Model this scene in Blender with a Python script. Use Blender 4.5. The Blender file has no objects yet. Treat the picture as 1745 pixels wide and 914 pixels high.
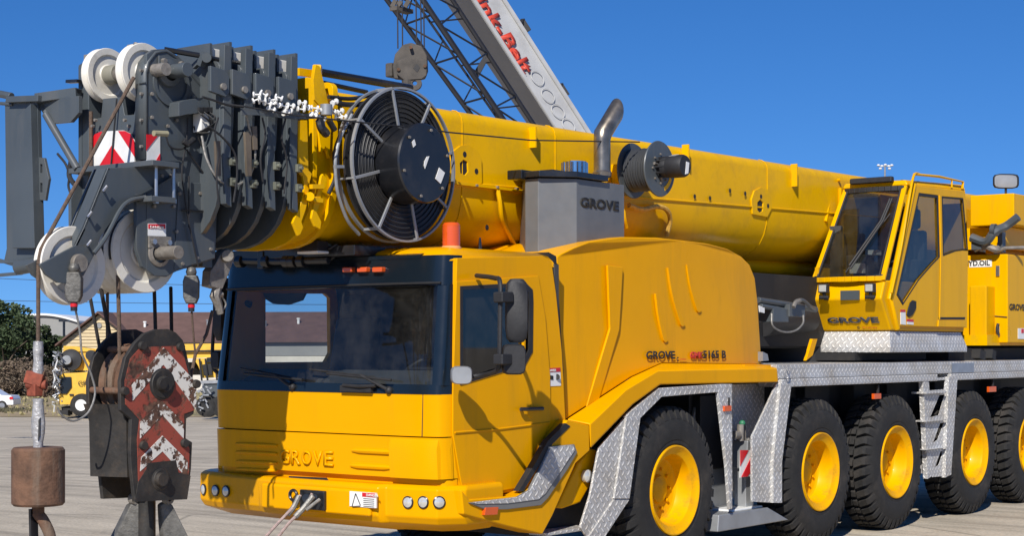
import bpy, bmesh, math, random
from mathutils import Vector, Matrix
from mathutils.geometry import tessellate_polygon
random.seed(7)
S = bpy.context.scene
COL = S.collection
PI = math.pi
# ------------------------------------------------------------------ survey of the place
FPX, CXP, HZ, VPX, CH = 2850., 872.5, 590., 3080., 1.825
TH = math.atan((VPX-CXP)/FPX); c_, s_ = math.cos(TH), math.sin(TH)
RV = Vector((s_, -c_, 0)); FV = Vector((c_, s_, 0))
CAM = Vector((-11.338, -8.491, CH))
def ray(u, v):
    a = (u-CXP)/FPX
    return Vector((FV.x+a*RV.x, FV.y+a*RV.y, (HZ-v)/FPX))
def py(u, v, y): r = ray(u, v); return CAM+r*((y-CAM.y)/r.y)
def px(u, v, x): r = ray(u, v); return CAM+r*((x-CAM.x)/r.x)
def pz(u, v, z): r = ray(u, v); return CAM+r*((z-CAM.z)/r.z)
def pd(u, v, d): return CAM+ray(u, v)*d
def Y(pts, y): return [py(u, v, y) for u, v in pts]
def X(pts, x): return [px(u, v, x) for u, v in pts]
def D(pts, d): return [pd(u, v, d) for u, v in pts]

# ------------------------------------------------------------------ materials
MATS = {}
def nm(name):
    m = bpy.data.materials.new(name); m.use_nodes = True; MATS[name] = m
    nt = m.node_tree; return m, nt, nt.nodes['Principled BSDF']
def N(nt, t, **k):
    n = nt.nodes.new(t)
    for a, b in k.items():
        if a in n.inputs: n.inputs[a].default_value = b
        else: setattr(n, a, b)
    return n
def ramp(nt, src, stops, interp='LINEAR'):
    r = nt.nodes.new('ShaderNodeValToRGB'); nt.links.new(src, r.inputs[0]); r.color_ramp.interpolation = interp
    e = r.color_ramp.elements
    while len(e) < len(stops): e.new(.5)
    for k, (p, c) in enumerate(stops):
        e[k].position = p; e[k].color = (c, c, c, 1) if isinstance(c, (int, float)) else (*c, 1)
    return r
def mat(name, col, rough=.5, metal=0, coat=0, var=.12, scale=3., bump=0, bscale=60, dirt=None, dirt_amt=.3, dirt_scale=2.5, streak=False, spec=.5):
    m, nt, b = nm(name); L = nt.links
    tc = N(nt, 'ShaderNodeTexCoord')
    n1 = N(nt, 'ShaderNodeTexNoise', Scale=scale, Detail=6.0, Roughness=.62); L.new(tc.outputs['Object'], n1.inputs['Vector'])
    lo = tuple(x*(1-var) for x in col); hi = tuple(min(1, x*(1+var)) for x in col)
    r = ramp(nt, n1.outputs['Fac'], [(.3, lo), (.7, hi)])
    out = r.outputs[0]
    if dirt:
        mp = N(nt, 'ShaderNodeMapping'); L.new(tc.outputs['Object'], mp.inputs[0])
        if streak: mp.inputs['Scale'].default_value = (1, 1, .12)
        n2 = N(nt, 'ShaderNodeTexNoise', Scale=dirt_scale, Detail=9.0, Roughness=.7); L.new(mp.outputs[0], n2.inputs['Vector'])
        r2 = ramp(nt, n2.outputs['Fac'], [(.5, 0), (.72, dirt_amt)])
        mx = N(nt, 'ShaderNodeMixRGB'); L.new(r2.outputs[0], mx.inputs[0]); L.new(out, mx.inputs[1]); mx.inputs[2].default_value = (*dirt, 1)
        out = mx.outputs[0]
    L.new(out, b.inputs['Base Color'])
    rr = N(nt, 'ShaderNodeMapRange'); L.new(n1.outputs['Fac'], rr.inputs[0]); rr.inputs[3].default_value = max(.02, rough-.08); rr.inputs[4].default_value = min(1, rough+.08)
    L.new(rr.outputs[0], b.inputs['Roughness'])
    b.inputs['Specular IOR Level'].default_value = spec; b.inputs['Metallic'].default_value = metal; b.inputs['Coat Weight'].default_value = coat; b.inputs['Coat Roughness'].default_value = .08
    if bump:
        n3 = N(nt, 'ShaderNodeTexNoise', Scale=bscale, Detail=5.0); L.new(tc.outputs['Object'], n3.inputs['Vector'])
        bp = N(nt, 'ShaderNodeBump', Strength=bump, Distance=.01); L.new(n3.outputs['Fac'], bp.inputs['Height']); L.new(bp.outputs[0], b.inputs['Normal'])
    return m
YEL = (.73, .335, .0)
yellow = mat('yellow_paint', YEL, .30, coat=.05, var=.05, scale=1.2, bump=.03, bscale=4, dirt=(.40, .205, .02), dirt_amt=.38, dirt_scale=3.2, streak=True, spec=.06)
yboom = mat('boom_yellow_paint', (.73, .40, .0), .28, coat=.05, spec=.08, var=.07, scale=.9, bump=.05, bscale=3, dirt=(.36, .20, .03), dirt_amt=.5, dirt_scale=2.2)
ysup = mat('superstructure_yellow', (.72, .375, .0), .30, coat=.05, spec=.07, var=.05, scale=1.2, dirt=(.40, .22, .02), dirt_amt=.38, dirt_scale=3.2, streak=True)
yrim = mat('rim_yellow_paint', (.76, .37, .0), .38, coat=.04, spec=.1, var=.08, scale=4, dirt=(.22, .12, .03), dirt_amt=.5, dirt_scale=6)
ybg = mat('faded_yellow_paint', (.72, .42, .04), .5, var=.12)
dgrey = mat('dark_grey_paint', (.064, .076, .085), .42, coat=.1, var=.12, scale=2, bump=.05, bscale=9, dirt=(.13, .12, .105), dirt_amt=.45, dirt_scale=3, streak=True)
mgrey = mat('exhaust_grey_paint', (.15, .155, .16), .45, metal=.2, var=.12, scale=4, dirt=(.2, .17, .13), dirt_amt=.3)
black = mat('black_rubber', (.016, .016, .018), .62, var=.25, scale=14, bump=.15)
blackp = mat('black_paint', (.012, .013, .016), .3, coat=.2, var=.2, scale=5, dirt=(.07, .06, .05), dirt_amt=.3)
bluegl = mat('black_windscreen_frame', (.006, .011, .017), .22, coat=.12, var=.1)
tyre_m = mat('tyre_rubber', (.014, .0135, .013), .82, var=.35, scale=9, bump=.3, bscale=45, dirt=(.075, .062, .05), dirt_amt=.5, dirt_scale=3.5)
chassis_m = mat('chassis_black', (.012, .012, .013), .7, var=.3, dirt=(.05, .042, .033), dirt_amt=.5)
whitep = mat('white_sheave_plastic', (.68, .65, .58), .5, var=.08, scale=5, dirt=(.3, .27, .21), dirt_amt=.55, dirt_scale=5, bump=.05)
whitec = mat('white_car_paint', (.75, .76, .78), .3, coat=.5, var=.03)
wplain = mat('white_plastic', (.75, .75, .73), .4, var=.06)
rusty = mat('rusty_steel', (.12, .062, .036), .85, var=.5, scale=9, bump=.6, bscale=40, dirt=(.2, .17, .13), dirt_amt=.65, dirt_scale=7, streak=True)
rustrope = mat('rusty_wire_rope', (.10, .065, .045), .8, var=.35, scale=40, bump=.6, bscale=150)
steelrope = mat('grey_wire_rope', (.26, .25, .23), .55, metal=.5, var=.3, scale=30, bump=.4)
blkrope = mat('greased_rope', (.02, .016, .014), .7, var=.4, scale=20)
blockblk = mat('worn_black_block', (.022, .02, .018), .65, var=.5, scale=5, bump=.4, bscale=25, dirt=(.085, .06, .04), dirt_amt=.6, dirt_scale=6)
caststeel = mat('cast_grey_steel', (.24, .22, .195), .6, metal=.35, var=.3, scale=12, bump=.5, bscale=35, dirt=(.12, .085, .05), dirt_amt=.5)
steel = mat('bare_steel', (.5, .5, .5), .32, metal=.9, var=.15, scale=8)
galv = mat('galvanised_grey', (.3, .31, .32), .45, metal=.4, var=.2)
chrome = mat('chrome', (.7, .7, .7), .16, metal=1, var=.05)
stack_m = mat('exhaust_pipe_steel', (.30, .26, .21), .3, metal=.85, var=.35, scale=9, dirt=(.12, .08, .05), dirt_amt=.5, streak=True)
redp = mat('red_reflective', (.55, .012, .018), .35, var=.08)
whiter = mat('white_reflective', (.72, .72, .70), .35, var=.05, dirt=(.35, .33, .3), dirt_amt=.35)
redtxt = mat('red_lettering', (.5, .035, .02), .5, var=.1)
darktxt = mat('black_lettering', (.02, .018, .014), .5, var=.2)
orange = mat('orange_lens', (.62, .085, .008), .22, coat=.6, var=.1)
lens = mat('headlamp_glass', (.62, .61, .57), .08, metal=.35, coat=1, var=.1, scale=20)
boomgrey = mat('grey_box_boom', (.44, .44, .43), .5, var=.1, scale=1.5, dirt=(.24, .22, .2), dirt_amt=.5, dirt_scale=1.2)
boomunder = mat('grey_brown_boom_underside', (.22, .205, .185), .6, var=.15, scale=.8)  # underside face coloured darker and browner than the boom sides
latt = mat('lattice_black', (.008, .008, .011), .5, var=.2)
bgblock_m = mat('weathered_block', (.075, .065, .055), .75, var=.45, scale=4, bump=.3, bscale=9, dirt=(.04, .035, .03), dirt_amt=.6)
roof_m = mat('brown_shingles', (.12, .068, .057), .9, var=.2, scale=1.2)
wall_m = mat('beige_siding', (.62, .5, .3), .7, var=.06)
gwall_m = mat('grey_building_wall', (.26, .26, .25), .8, var=.1, scale=.4)
lwall_m = mat('light_stucco', (.62, .58, .5), .85, var=.1, scale=.5, dirt=(.36, .32, .26), dirt_amt=.5, dirt_scale=.6)
bark = mat('bark', (.10, .075, .055), .9, var=.3)
leaf_a = mat('dark_oak_leaves', (.045, .07, .026), .8, var=.5, scale=.8)
leaf_b = mat('dry_brush_twigs', (.15, .11, .075), .9, var=.4, scale=1.0)
leaf_c = mat('grey_green_leaves', (.07, .09, .045), .8, var=.4, scale=.8)
bloom = mat('seat_fabric', (.06, .06, .065), .9, var=.2)
dash = mat('dashboard', (.05, .051, .053), .75, var=.2)
tape = mat('silver_tape', (.42, .41, .40), .4, metal=.4, var=.35, scale=25, bump=.6)
gravel = mat('dark_gravel', (.09, .08, .07), .9, var=.4)

def glass(name, tint, fac=.12, refl=1.0):
    m, nt, b = nm(name); L = nt.links; nt.nodes.remove(b)
    tr = N(nt, 'ShaderNodeBsdfTransparent'); tr.inputs[0].default_value = (*tint, 1)
    gl = N(nt, 'ShaderNodeBsdfGlossy', Roughness=.02); gl.inputs[0].default_value = (refl, refl, refl, 1)
    lw = N(nt, 'ShaderNodeLayerWeight', Blend=.5); pw = N(nt, 'ShaderNodeMath', operation='POWER'); L.new(lw.outputs['Facing'], pw.inputs[0]); pw.inputs[1].default_value = 5.0
    fr = N(nt, 'ShaderNodeMath', operation='MULTIPLY_ADD'); L.new(pw.outputs[0], fr.inputs[0]); fr.inputs[1].default_value = .9; fr.inputs[2].default_value = .045
    ad = N(nt, 'ShaderNodeMath', operation='ADD'); L.new(fr.outputs[0], ad.inputs[0]); ad.inputs[1].default_value = fac
    mx = N(nt, 'ShaderNodeMixShader'); L.new(ad.outputs[0], mx.inputs[0]); L.new(tr.outputs[0], mx.inputs[1]); L.new(gl.outputs[0], mx.inputs[2])
    tc = N(nt, 'ShaderNodeTexCoord'); no = N(nt, 'ShaderNodeTexNoise', Scale=2.6, Detail=9.0, Roughness=.7); L.new(tc.outputs['Object'], no.inputs['Vector'])
    rd = ramp(nt, no.outputs['Fac'], [(.4, .004), (.8, .055)]); df = N(nt, 'ShaderNodeBsdfDiffuse'); df.inputs[0].default_value = (.55, .52, .46, 1)
    m2 = N(nt, 'ShaderNodeMixShader'); L.new(rd.outputs[0], m2.inputs[0]); L.new(mx.outputs[0], m2.inputs[1]); L.new(df.outputs[0], m2.inputs[2])
    L.new(m2.outputs[0], nt.nodes['Material Output'].inputs[0]); return m
wglass = glass('windscreen_glass', (.62, .66, .66), .0)
sglass = glass('side_window_glass', (.16, .18, .2), .02)
cglass = glass('operator_cab_glass', (.38, .41, .41), .02)

def tread_plate():
    m, nt, b = nm('tread_plate_aluminium'); L = nt.links
    tc = N(nt, 'ShaderNodeTexCoord')
    mp = N(nt, 'ShaderNodeMapping'); L.new(tc.outputs['UV'], mp.inputs[0])
    mp.inputs['Rotation'].default_value = (0, 0, PI/4); mp.inputs['Scale'].default_value = (19, 19, 1)
    sp = N(nt, 'ShaderNodeSeparateXYZ'); L.new(mp.outputs[0], sp.inputs[0])
    def ma(op, a, b_=None, c=None):
        n = N(nt, 'ShaderNodeMath', operation=op)
        for i, q in enumerate((a, b_, c)):
            if q is None: continue
            if isinstance(q, (int, float)): n.inputs[i].default_value = q
            else: L.new(q, n.inputs[i])
        return n.outputs[0]
    fx, fy = ma('FLOOR', sp.outputs[0]), ma('FLOOR', sp.outputs[1])
    par = ma('PINGPONG', ma('ADD', fx, fy), 1)
    lx = ma('SUBTRACT', ma('FRACT', sp.outputs[0]), .5); ly = ma('SUBTRACT', ma('FRACT', sp.outputs[1]), .5)
    wx = ma('MULTIPLY_ADD', par, 2.2, 1.1); wy = ma('MULTIPLY_ADD', par, -2.2, 3.3)
    d = ma('SQRT', ma('ADD', ma('POWER', ma('ABSOLUTE', ma('MULTIPLY', lx, wx)), 2), ma('POWER', ma('ABSOLUTE', ma('MULTIPLY', ly, wy)), 2)))
    h = N(nt, 'ShaderNodeMapRange', interpolation_type='SMOOTHSTEP'); L.new(d, h.inputs[0]); h.inputs[1].default_value = .62; h.inputs[2].default_value = .34; h.inputs[3].default_value = 0; h.inputs[4].default_value = 1
    bp = N(nt, 'ShaderNodeBump', Strength=1.0, Distance=.006); L.new(h.outputs[0], bp.inputs['Height']); L.new(bp.outputs[0], b.inputs['Normal'])
    no = N(nt, 'ShaderNodeTexNoise', Scale=3.0, Detail=8.0, Roughness=.7); L.new(tc.outputs['Object'], no.inputs['Vector'])
    # flats are greyed by oxide, the raised bars are scuffed bright
    r1 = ramp(nt, h.outputs[0], [(0, (.50, .51, .52)), (1, (.86, .86, .86))])
    r2 = ramp(nt, no.outputs['Fac'], [(.35, 1.0), (.75, (.66, .58, .47))])
    mx = N(nt, 'ShaderNodeMixRGB', blend_type='MULTIPLY'); mx.inputs[0].default_value = 1; L.new(r1.outputs[0], mx.inputs[1]); L.new(r2.outputs[0], mx.inputs[2])
    L.new(mx.outputs[0], b.inputs['Base Color']); b.inputs['Metallic'].default_value = .15; b.inputs['Roughness'].default_value = .4
    return m
tread = tread_plate()

def chipped(name, col, lo=.46, hi=.52, sc=16, rustc=(.09, .045, .028)):
    m, nt, b = nm(name); L = nt.links
    tc = N(nt, 'ShaderNodeTexCoord')
    n1 = N(nt, 'ShaderNodeTexNoise', Scale=sc, Detail=10.0, Roughness=.65); L.new(tc.outputs['Object'], n1.inputs['Vector'])
    n2 = N(nt, 'ShaderNodeTexNoise', Scale=3.2, Detail=3.0); L.new(tc.outputs['Object'], n2.inputs['Vector'])
    ad = N(nt, 'ShaderNodeMath', operation='MULTIPLY_ADD'); L.new(n2.outputs['Fac'], ad.inputs[0]); ad.inputs[1].default_value = .55; 
    L.new(n1.outputs['Fac'], ad.inputs[2])
    r = ramp(nt, ad.outputs[0], [(lo+.275, 0), (hi+.275, 1)])
    n3 = N(nt, 'ShaderNodeTexNoise', Scale=25.0, Detail=5.0); L.new(tc.outputs['Object'], n3.inputs['Vector'])
    rc = ramp(nt, n3.outputs['Fac'], [(.35, tuple(x*.4 for x in rustc)), (.7, tuple(x*2 for x in rustc))])
    mx = N(nt, 'ShaderNodeMixRGB'); L.new(r.outputs[0], mx.inputs[0]); mx.inputs[1].default_value = (*col, 1); L.new(rc.outputs[0], mx.inputs[2])
    L.new(mx.outputs[0], b.inputs['Base Color']); b.inputs['Roughness'].default_value = .7
    bp = N(nt, 'ShaderNodeBump', Strength=.5, Distance=.004, invert=True); L.new(r.outputs[0], bp.inputs['Height']); L.new(bp.outputs[0], b.inputs['Normal'])
    return m
chip_red = chipped('chipped_red_paint', (.27, .052, .032), .50, .60, 15)
chip_white = chipped('chipped_white_paint', (.66, .63, .57), .475, .505, 21)

# ------------------------------------------------------------------ mesh building
ORG = {}
class MB:
    def __init__(s): s.v = []; s.f = []; s.m = []; s.cur = 0
    def add(s, vs, fs):
        o = len(s.v); s.v += [Vector(p) for p in vs]
        for f in fs: s.f.append([i+o for i in f]); s.m.append(s.cur)
        return s
    def box(s, a, b):
        x0, y0, z0 = a; x1, y1, z1 = b
        return s.add([(x0,y0,z0),(x1,y0,z0),(x1,y1,z0),(x0,y1,z0),(x0,y0,z1),(x1,y0,z1),(x1,y1,z1),(x0,y1,z1)],
            [(0,3,2,1),(4,5,6,7),(0,1,5,4),(1,2,6,5),(2,3,7,6),(3,0,4,7)])
    def obox(s, p0, p1, w, h, up=(0,0,1)):
        p0, p1 = Vector(p0), Vector(p1); d = (p1-p0).normalized(); up = Vector(up)
        if abs(d.dot(up)) > .98: up = Vector((0,1,0))
        a = d.cross(up).normalized()*w/2; b = a.cross(d).normalized()*h/2
        vs = [p+i*a+j*b for p in (p0, p1) for i, j in ((-1,-1),(1,-1),(1,1),(-1,1))]
        return s.add(vs, [(0,1,2,3),(7,6,5,4),(0,4,5,1),(1,5,6,2),(2,6,7,3),(3,7,4,0)])
    def plate(s, outer, vec, holes=()):
        vec = Vector(vec); loops = [[Vector(p) for p in outer]]+[[Vector(p) for p in h] for h in holes]
        pts = [p for l in loops for p in l]; n = len(pts)
        tris = tessellate_polygon(loops)
        fs = [tuple(t) for t in tris]+[tuple(i+n for i in reversed(t)) for t in tris]
        k = 0
        for l in loops:
            m = len(l)
            for i in range(m): j = (i+1) % m; fs.append((k+i, k+j, k+j+n, k+i+n))
            k += m
        return s.add(pts+[p+vec for p in pts], fs)
    def ring(s, a, b, closed=True):
        n = len(a); o = len(s.v); s.v += [Vector(p) for p in a]+[Vector(p) for p in b]
        for i in range(n if closed else n-1):
            j = (i+1) % n; s.f.append([o+i, o+j, o+n+j, o+n+i]); s.m.append(s.cur)
        return s
    def loft(s, loops, cap=True, closed=True):
        n = len(loops[0]); o = len(s.v)
        for l in loops: s.v += [Vector(p) for p in l]
        for k in range(len(loops)-1):
            for i in range(n if closed else n-1):
                j = (i+1) % n; s.f.append([o+k*n+i, o+k*n+j, o+(k+1)*n+j, o+(k+1)*n+i]); s.m.append(s.cur)
        if cap: s.f.append([o+i for i in reversed(range(n))]); s.f.append([o+(len(loops)-1)*n+i for i in range(n)]); s.m += [s.cur]*2
        return s
    def tube(s, pts, r, seg=8, cap=True):
        pts = [Vector(p) for p in pts]; n = len(pts); rs = r if isinstance(r, (list, tuple)) else [r]*n
        loops = []; prev = None
        for i, p in enumerate(pts):
            d = ((pts[min(i+1, n-1)]-p).normalized()+(p-pts[max(i-1, 0)]).normalized())
            d = d.normalized() if d.length > 1e-6 else Vector((0,0,1))
            if prev is None: prev = d.orthogonal().normalized()
            a = (prev-d*prev.dot(d)); a = a.normalized() if a.length > 1e-6 else d.orthogonal().normalized()
            prev = a; b = d.cross(a)
            loops.append([p+rs[i]*(math.cos(2*PI*k/seg)*a+math.sin(2*PI*k/seg)*b) for k in range(seg)])
        return s.loft(loops, cap)
    def cyl(s, p0, p1, r, r2=None, seg=24): return s.tube([p0, p1], [r, r if r2 is None else r2], seg)
    def lathe(s, prof, org, axis, seg=40, closed=False):
        org, axis = Vector(org), Vector(axis).normalized(); a = axis.orthogonal().normalized(); b = axis.cross(a)
        loops = [[org+axis*h+r*(math.cos(2*PI*k/seg)*a+math.sin(2*PI*k/seg)*b) for k in range(seg)] for r, h in prof]
        if closed: loops.append(loops[0])
        return s.loft(loops, False)
    def ball(s, c, r, seg=12, sc=(1,1,1)):
        c = Vector(c); loops = []
        for i in range(seg//2+1):
            t = PI*(i/(seg//2)); rr = max(math.sin(t), .001)*r
            loops.append([c+Vector((rr*math.cos(2*PI*k/seg)*sc[0], rr*math.sin(2*PI*k/seg)*sc[1], -r*math.cos(t)*sc[2])) for k in range(seg)])
        return s.loft(loops, True)
    def build(s, name, mats, parent=None, bevel=0, smooth=True, ang=32, fix=True):
        me = bpy.data.meshes.new(name)
        org = Vector((0,0,0)) if parent is None else ORG.get(parent, Vector((0,0,0)))
        me.from_pydata([tuple(p-org) for p in s.v], [], s.f)
        for m in (mats if isinstance(mats, (list, tuple)) else [mats]): me.materials.append(m)
        me.polygons.foreach_set('material_index', s.m)
        me.validate(); bm = bmesh.new(); bm.from_mesh(me)
        if fix:
            bmesh.ops.remove_doubles(bm, verts=bm.verts, dist=1e-5); bmesh.ops.recalc_face_normals(bm, faces=bm.faces)
        uv = bm.loops.layers.uv.new('UVMap')
        for f in bm.faces:
            n = f.normal
            if abs(n.z) > .75: t, w = Vector((1,0,0)), Vector((0,1,0))
            elif abs(n.y) > abs(n.x): t, w = Vector((1,0,0)), Vector((0,0,1))
            else: t, w = Vector((0,1,0)), Vector((0,0,1))
            for l in f.loops: l[uv].uv = (l.vert.co.dot(t), l.vert.co.dot(w))
        bm.to_mesh(me); bm.free()
        if smooth:
            me.polygons.foreach_set('use_smooth', [True]*len(me.polygons)); me.set_sharp_from_angle(angle=math.radians(ang))
        o = bpy.data.objects.new(name, me); COL.objects.link(o)
        if parent is not None: o.parent = parent; ORG[o] = org
        else: ORG[o] = Vector((0,0,0))
        if bevel:
            bv = o.modifiers.new('bevel', 'BEVEL'); bv.width = bevel; bv.segments = 2; bv.limit_method = 'ANGLE'; bv.angle_limit = math.radians(30); bv.harden_normals = smooth
        return o
def tag(o, label=None, cat=None, group=None, kind=None):
    if label: o['label'] = label
    if cat: o['category'] = cat
    if group: o['group'] = group
    if kind: o['kind'] = kind
    return o
def thing(name, loc, label, cat, group=None):
    o = bpy.data.objects.new(name, None); COL.objects.link(o); o.location = loc; ORG[o] = Vector(loc); o.empty_display_size = .2
    return tag(o, label, cat, group)
def text(body, org, xd, up, size, m, parent, name='lettering', width=None, bold=0, ext=.002, shear=0, spacing=1):
    cu = bpy.data.curves.new(name, 'FONT'); cu.body = body; cu.size = 1; cu.extrude = 0; cu.offset = bold; cu.shear = shear; cu.space_character = spacing
    cu.resolution_u = 3
    t = bpy.data.objects.new('tmp', cu); COL.objects.link(t); bpy.context.view_layer.update()
    me = bpy.data.meshes.new_from_object(t); bpy.data.objects.remove(t)
    xs = [v.co.x for v in me.vertices]; ys = [v.co.y for v in me.vertices]; x0, x1, y0, y1 = min(xs), max(xs), min(ys), max(ys)
    xd, up = Vector(xd).normalized(), Vector(up).normalized(); n = xd.cross(up).normalized()
    sy = size/(y1-y0); sx = (width/(x1-x0)) if width else sy; o0 = ORG[parent]; org = Vector(org)-o0
    bm = bmesh.new(); bm.from_mesh(me)
    for v in bm.verts: v.co = org+xd*(v.co.x-x0)*sx+up*(v.co.y-y0)*sy+n*0.0
    if ext:
        r = bmesh.ops.extrude_face_region(bm, geom=bm.faces[:])
        for v in [g for g in r['geom'] if isinstance(g, bmesh.types.BMVert)]: v.co += n*ext
    bm.to_mesh(me); bm.free(); me.materials.clear(); me.materials.append(m); me.name = name
    for p in me.polygons: p.material_index = 0
    o = bpy.data.objects.new(name, me); COL.objects.link(o); o.parent = parent; ORG[o] = o0
    return o
def circ(c, r, ax1, ax2, n=24, a0=0, a1=2*PI, full=True):
    c, ax1, ax2 = Vector(c), Vector(ax1), Vector(ax2)
    k = n if full else n-1
    return [c+r*(math.cos(a0+(a1-a0)*i/k)*ax1+math.sin(a0+(a1-a0)*i/k)*ax2) for i in range(n)]
EX, EY, EZ = Vector((1,0,0)), Vector((0,1,0)), Vector((0,0,1))
def bez(pts, n=10):
    """smooth curve through points (Catmull-Rom)"""
    P = [Vector(p) for p in pts]; P = [P[0]*2-P[1]]+P+[P[-1]*2-P[-2]]; out = []
    for i in range(1, len(P)-2):
        for k in range(n):
            t = k/n; a, b, c, d = P[i-1], P[i], P[i+1], P[i+2]
            out.append(.5*((2*b)+(c-a)*t+(2*a-5*b+4*c-d)*t*t+(3*b-a-3*c+d)*t**3))
    return out+[P[-2]]

exec_parts = []
# ================================================================== THE CRANE
crane = thing('mobile_crane', (2.4, -.07, 0), 'big yellow five axle mobile crane with grey boom head and hose reel, filling the photo', 'mobile crane')
A = crane
def zt(x): return 3.585+.008*(x+2)
def zb(x): return 2.545+.022*(x+2.5)
def zs(x): return 3.03+.025*(x+1.9)
YC = -.05
# ---- wheels
def wheel_parts():
    rimb = MB().lathe([(.352,-.03),(.362,-.012),(.36,.004),(.35,.006),(.335,-.004),(.318,-.02),(.296,-.026),(.286,-.034),(.279,-.06),(.272,-.12),(.256,-.158),(.235,-.17)], (0,0,0), (0,-1,0), 56)
    hub = MB().lathe([(.238,-.168),(.2,-.178),(.12,-.18),(.112,-.172),(.105,-.15),(.07,-.142),(.0005,-.14)], (0,0,0), (0,-1,0), 48)
    for k in range(10):
        a = 2*PI*k/10; c = Vector((.165*math.cos(a), .178, .165*math.sin(a))); hub.cyl(c, c-EY*.022, .014, seg=6)
    ty = MB().lathe([(.335,-.04),(.352,-.018),(.375,-.004),(.40,-.006),(.405,.0),(.45,.006),(.50,.006),(.545,-.002),(.58,-.016),(.607,-.036),(.625,-.06),(.634,-.10),(.637,-.18),(.634,-.27),(.625,-.31),(.60,-.34),(.5,-.372),(.42,-.372),(.335,-.33)], (0,0,0), (0,-1,0), 96)
    def lug(a0, a1, prof, skew):
        n = len(prof); vs = []
        for a in (a0, a1):
            for r, h, sk in prof: vs.append((r*math.cos(a+sk*skew), -h, r*math.sin(a+sk*skew)))
        ty.add(vs, [tuple(range(n)), tuple(reversed(range(n, 2*n)))]+[(i, (i+1) % n, (i+1) % n+n, i+n) for i in range(n)])
    NL = 40
    for k in range(NL):
        a = 2*PI*k/NL; w = 2*PI/NL
        lug(a, a+w*.64, [(.57,-.008,0),(.603,-.018,0),(.652,-.036,0),(.672,-.06,0),(.675,-.15,1),(.62,-.15,1),(.56,-.05,0)], w*.35)
        lug(a+w*.5, a+w*1.14, [(.57,-.365,0),(.603,-.352,0),(.652,-.334,0),(.672,-.31,0),(.675,-.22,-1),(.62,-.22,-1),(.56,-.33,0)], w*.35)
        lug(a+w*.25, a+w*.8, [(.62,-.16,0),(.675,-.16,0),(.675,-.21,0),(.62,-.21,0)], 0)
    return hub, rimb, ty
hubb, rimb, tyb = wheel_parts()
h0 = hubb.build('wheel', yrim); r0 = rimb.build('rim', yrim); t0 = tyb.build('tyre', tyre_m, bevel=.004)
WX = [0, 2.49, 4.11, 6.07, 7.72]
first = True
for side in (0, 1):
    for i, wx in enumerate(WX):
        hh, rr, tt = (h0, r0, t0) if first else (h0.copy(), r0.copy(), t0.copy())
        if not first:
            for q in (hh, rr, tt): COL.objects.link(q)
        first = False
        hh.parent = A; hh.location = Vector((wx, -1.36 if side == 0 else 1.22, .672))-ORG[A]
        hh.rotation_euler = (0, random.uniform(0, 6.28)*.0+i*.37, 0) if side == 0 else (0, i*.3, PI)
        for q in (rr, tt): q.parent = hh; q.location = (0,0,0)
# ---- chassis
cb = MB().box((-2.2,-.45,.62), (10.6,.35,1.40)).box((-2.2,-1.0,.85), (-.9,.9,1.1)).box((1.0,-.98,.75), (1.75,.85,1.4))
for wx in WX: cb.cyl((wx,-1.1,.672), (wx,1.0,.672), .11, seg=16); cb.box((wx-.12,-.95,.9), (wx+.12,.85,1.45))
for xx in (1.2, 3.3, 5.1, 6.9): cb.box((xx-.25,-.9,.65), (xx+.25,.8,1.47))
cb.box((1.0,-.80,1.1), (10.5,.7,1.48))
cb.build('chassis_frame', chassis_m, A, bevel=.01)
# ---- deck
MB().box((1.655,-1.36,1.535), (10.9,1.22,1.66)).build('deck', tread, A, bevel=.006)
MB().box((1.70,-1.385,1.462), (5.02,-1.15,1.532)).build('mudguard_strip', tread, A, bevel=.006)
MB().box((5.36,-1.385,1.462), (9.4,-1.15,1.532)).build('mudguard_strip', tread, A, bevel=.006)
MB().plate(Y([(1622,620),(1660,619),(1660,635),(1622,636)], -1.366), (0,.004,0)).build('deck_plate_patch', steel, A)
m = MB().tube(bez([py(1341,629,-1.37), py(1346,636,-1.41), py(1342,645,-1.41), py(1337,640,-1.37)], 5), .006)
m.build('lashing_ring', steel, A)
def strut(a, b, w, h, name, mt, par=A, up=(0,0,1), bev=.004): return MB().obox(a, b, w, h, up).build(name, mt, par, bevel=bev)
# ---- front wheel arch guard in tread plate
yg = -1.375
m = MB()
m.plate(Y([(1066,712),(1092,708),(1071,850),(1027,916),(1000,916),(989,900),(1006,845),(1021,765),(1047,735)], yg), (0,.02,0))
m.plate(Y([(1073,704),(1124,662),(1228,655),(1248,655),(1248,869),(1244,869),(1239,796),(1224,669),(1128,677),(1092,713),(1084,716),(1066,712)], yg-.018), (0,.03,0))
m.build('front_mudguard', tread, A, bevel=.004)
m = MB().plate(Y([(1068,712),(1092,709),(1073,851),(1047,851)], yg-.022), (0,.02,0))
m.plate(Y([(1047,852),(1073,852),(1030,918),(1002,918)], yg-.014), (0,.02,0))
m.build('mudguard_flange', tread, A, bevel=.004)
m = MB().loft([[py(u,v,y) for u,v in ((1066,712),(1124,664),(1228,657),(1248,657))] for y in (yg, -.95)], False, False)
m.build('mudguard_liner', chassis_m, A)
MB().plate(Y([(1186,690),(1222,690),(1246,800),(1246,868),(1224,868),(1150,860)], -.93), (0,.02,0)).build('splash_panel', galv, A)
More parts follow.
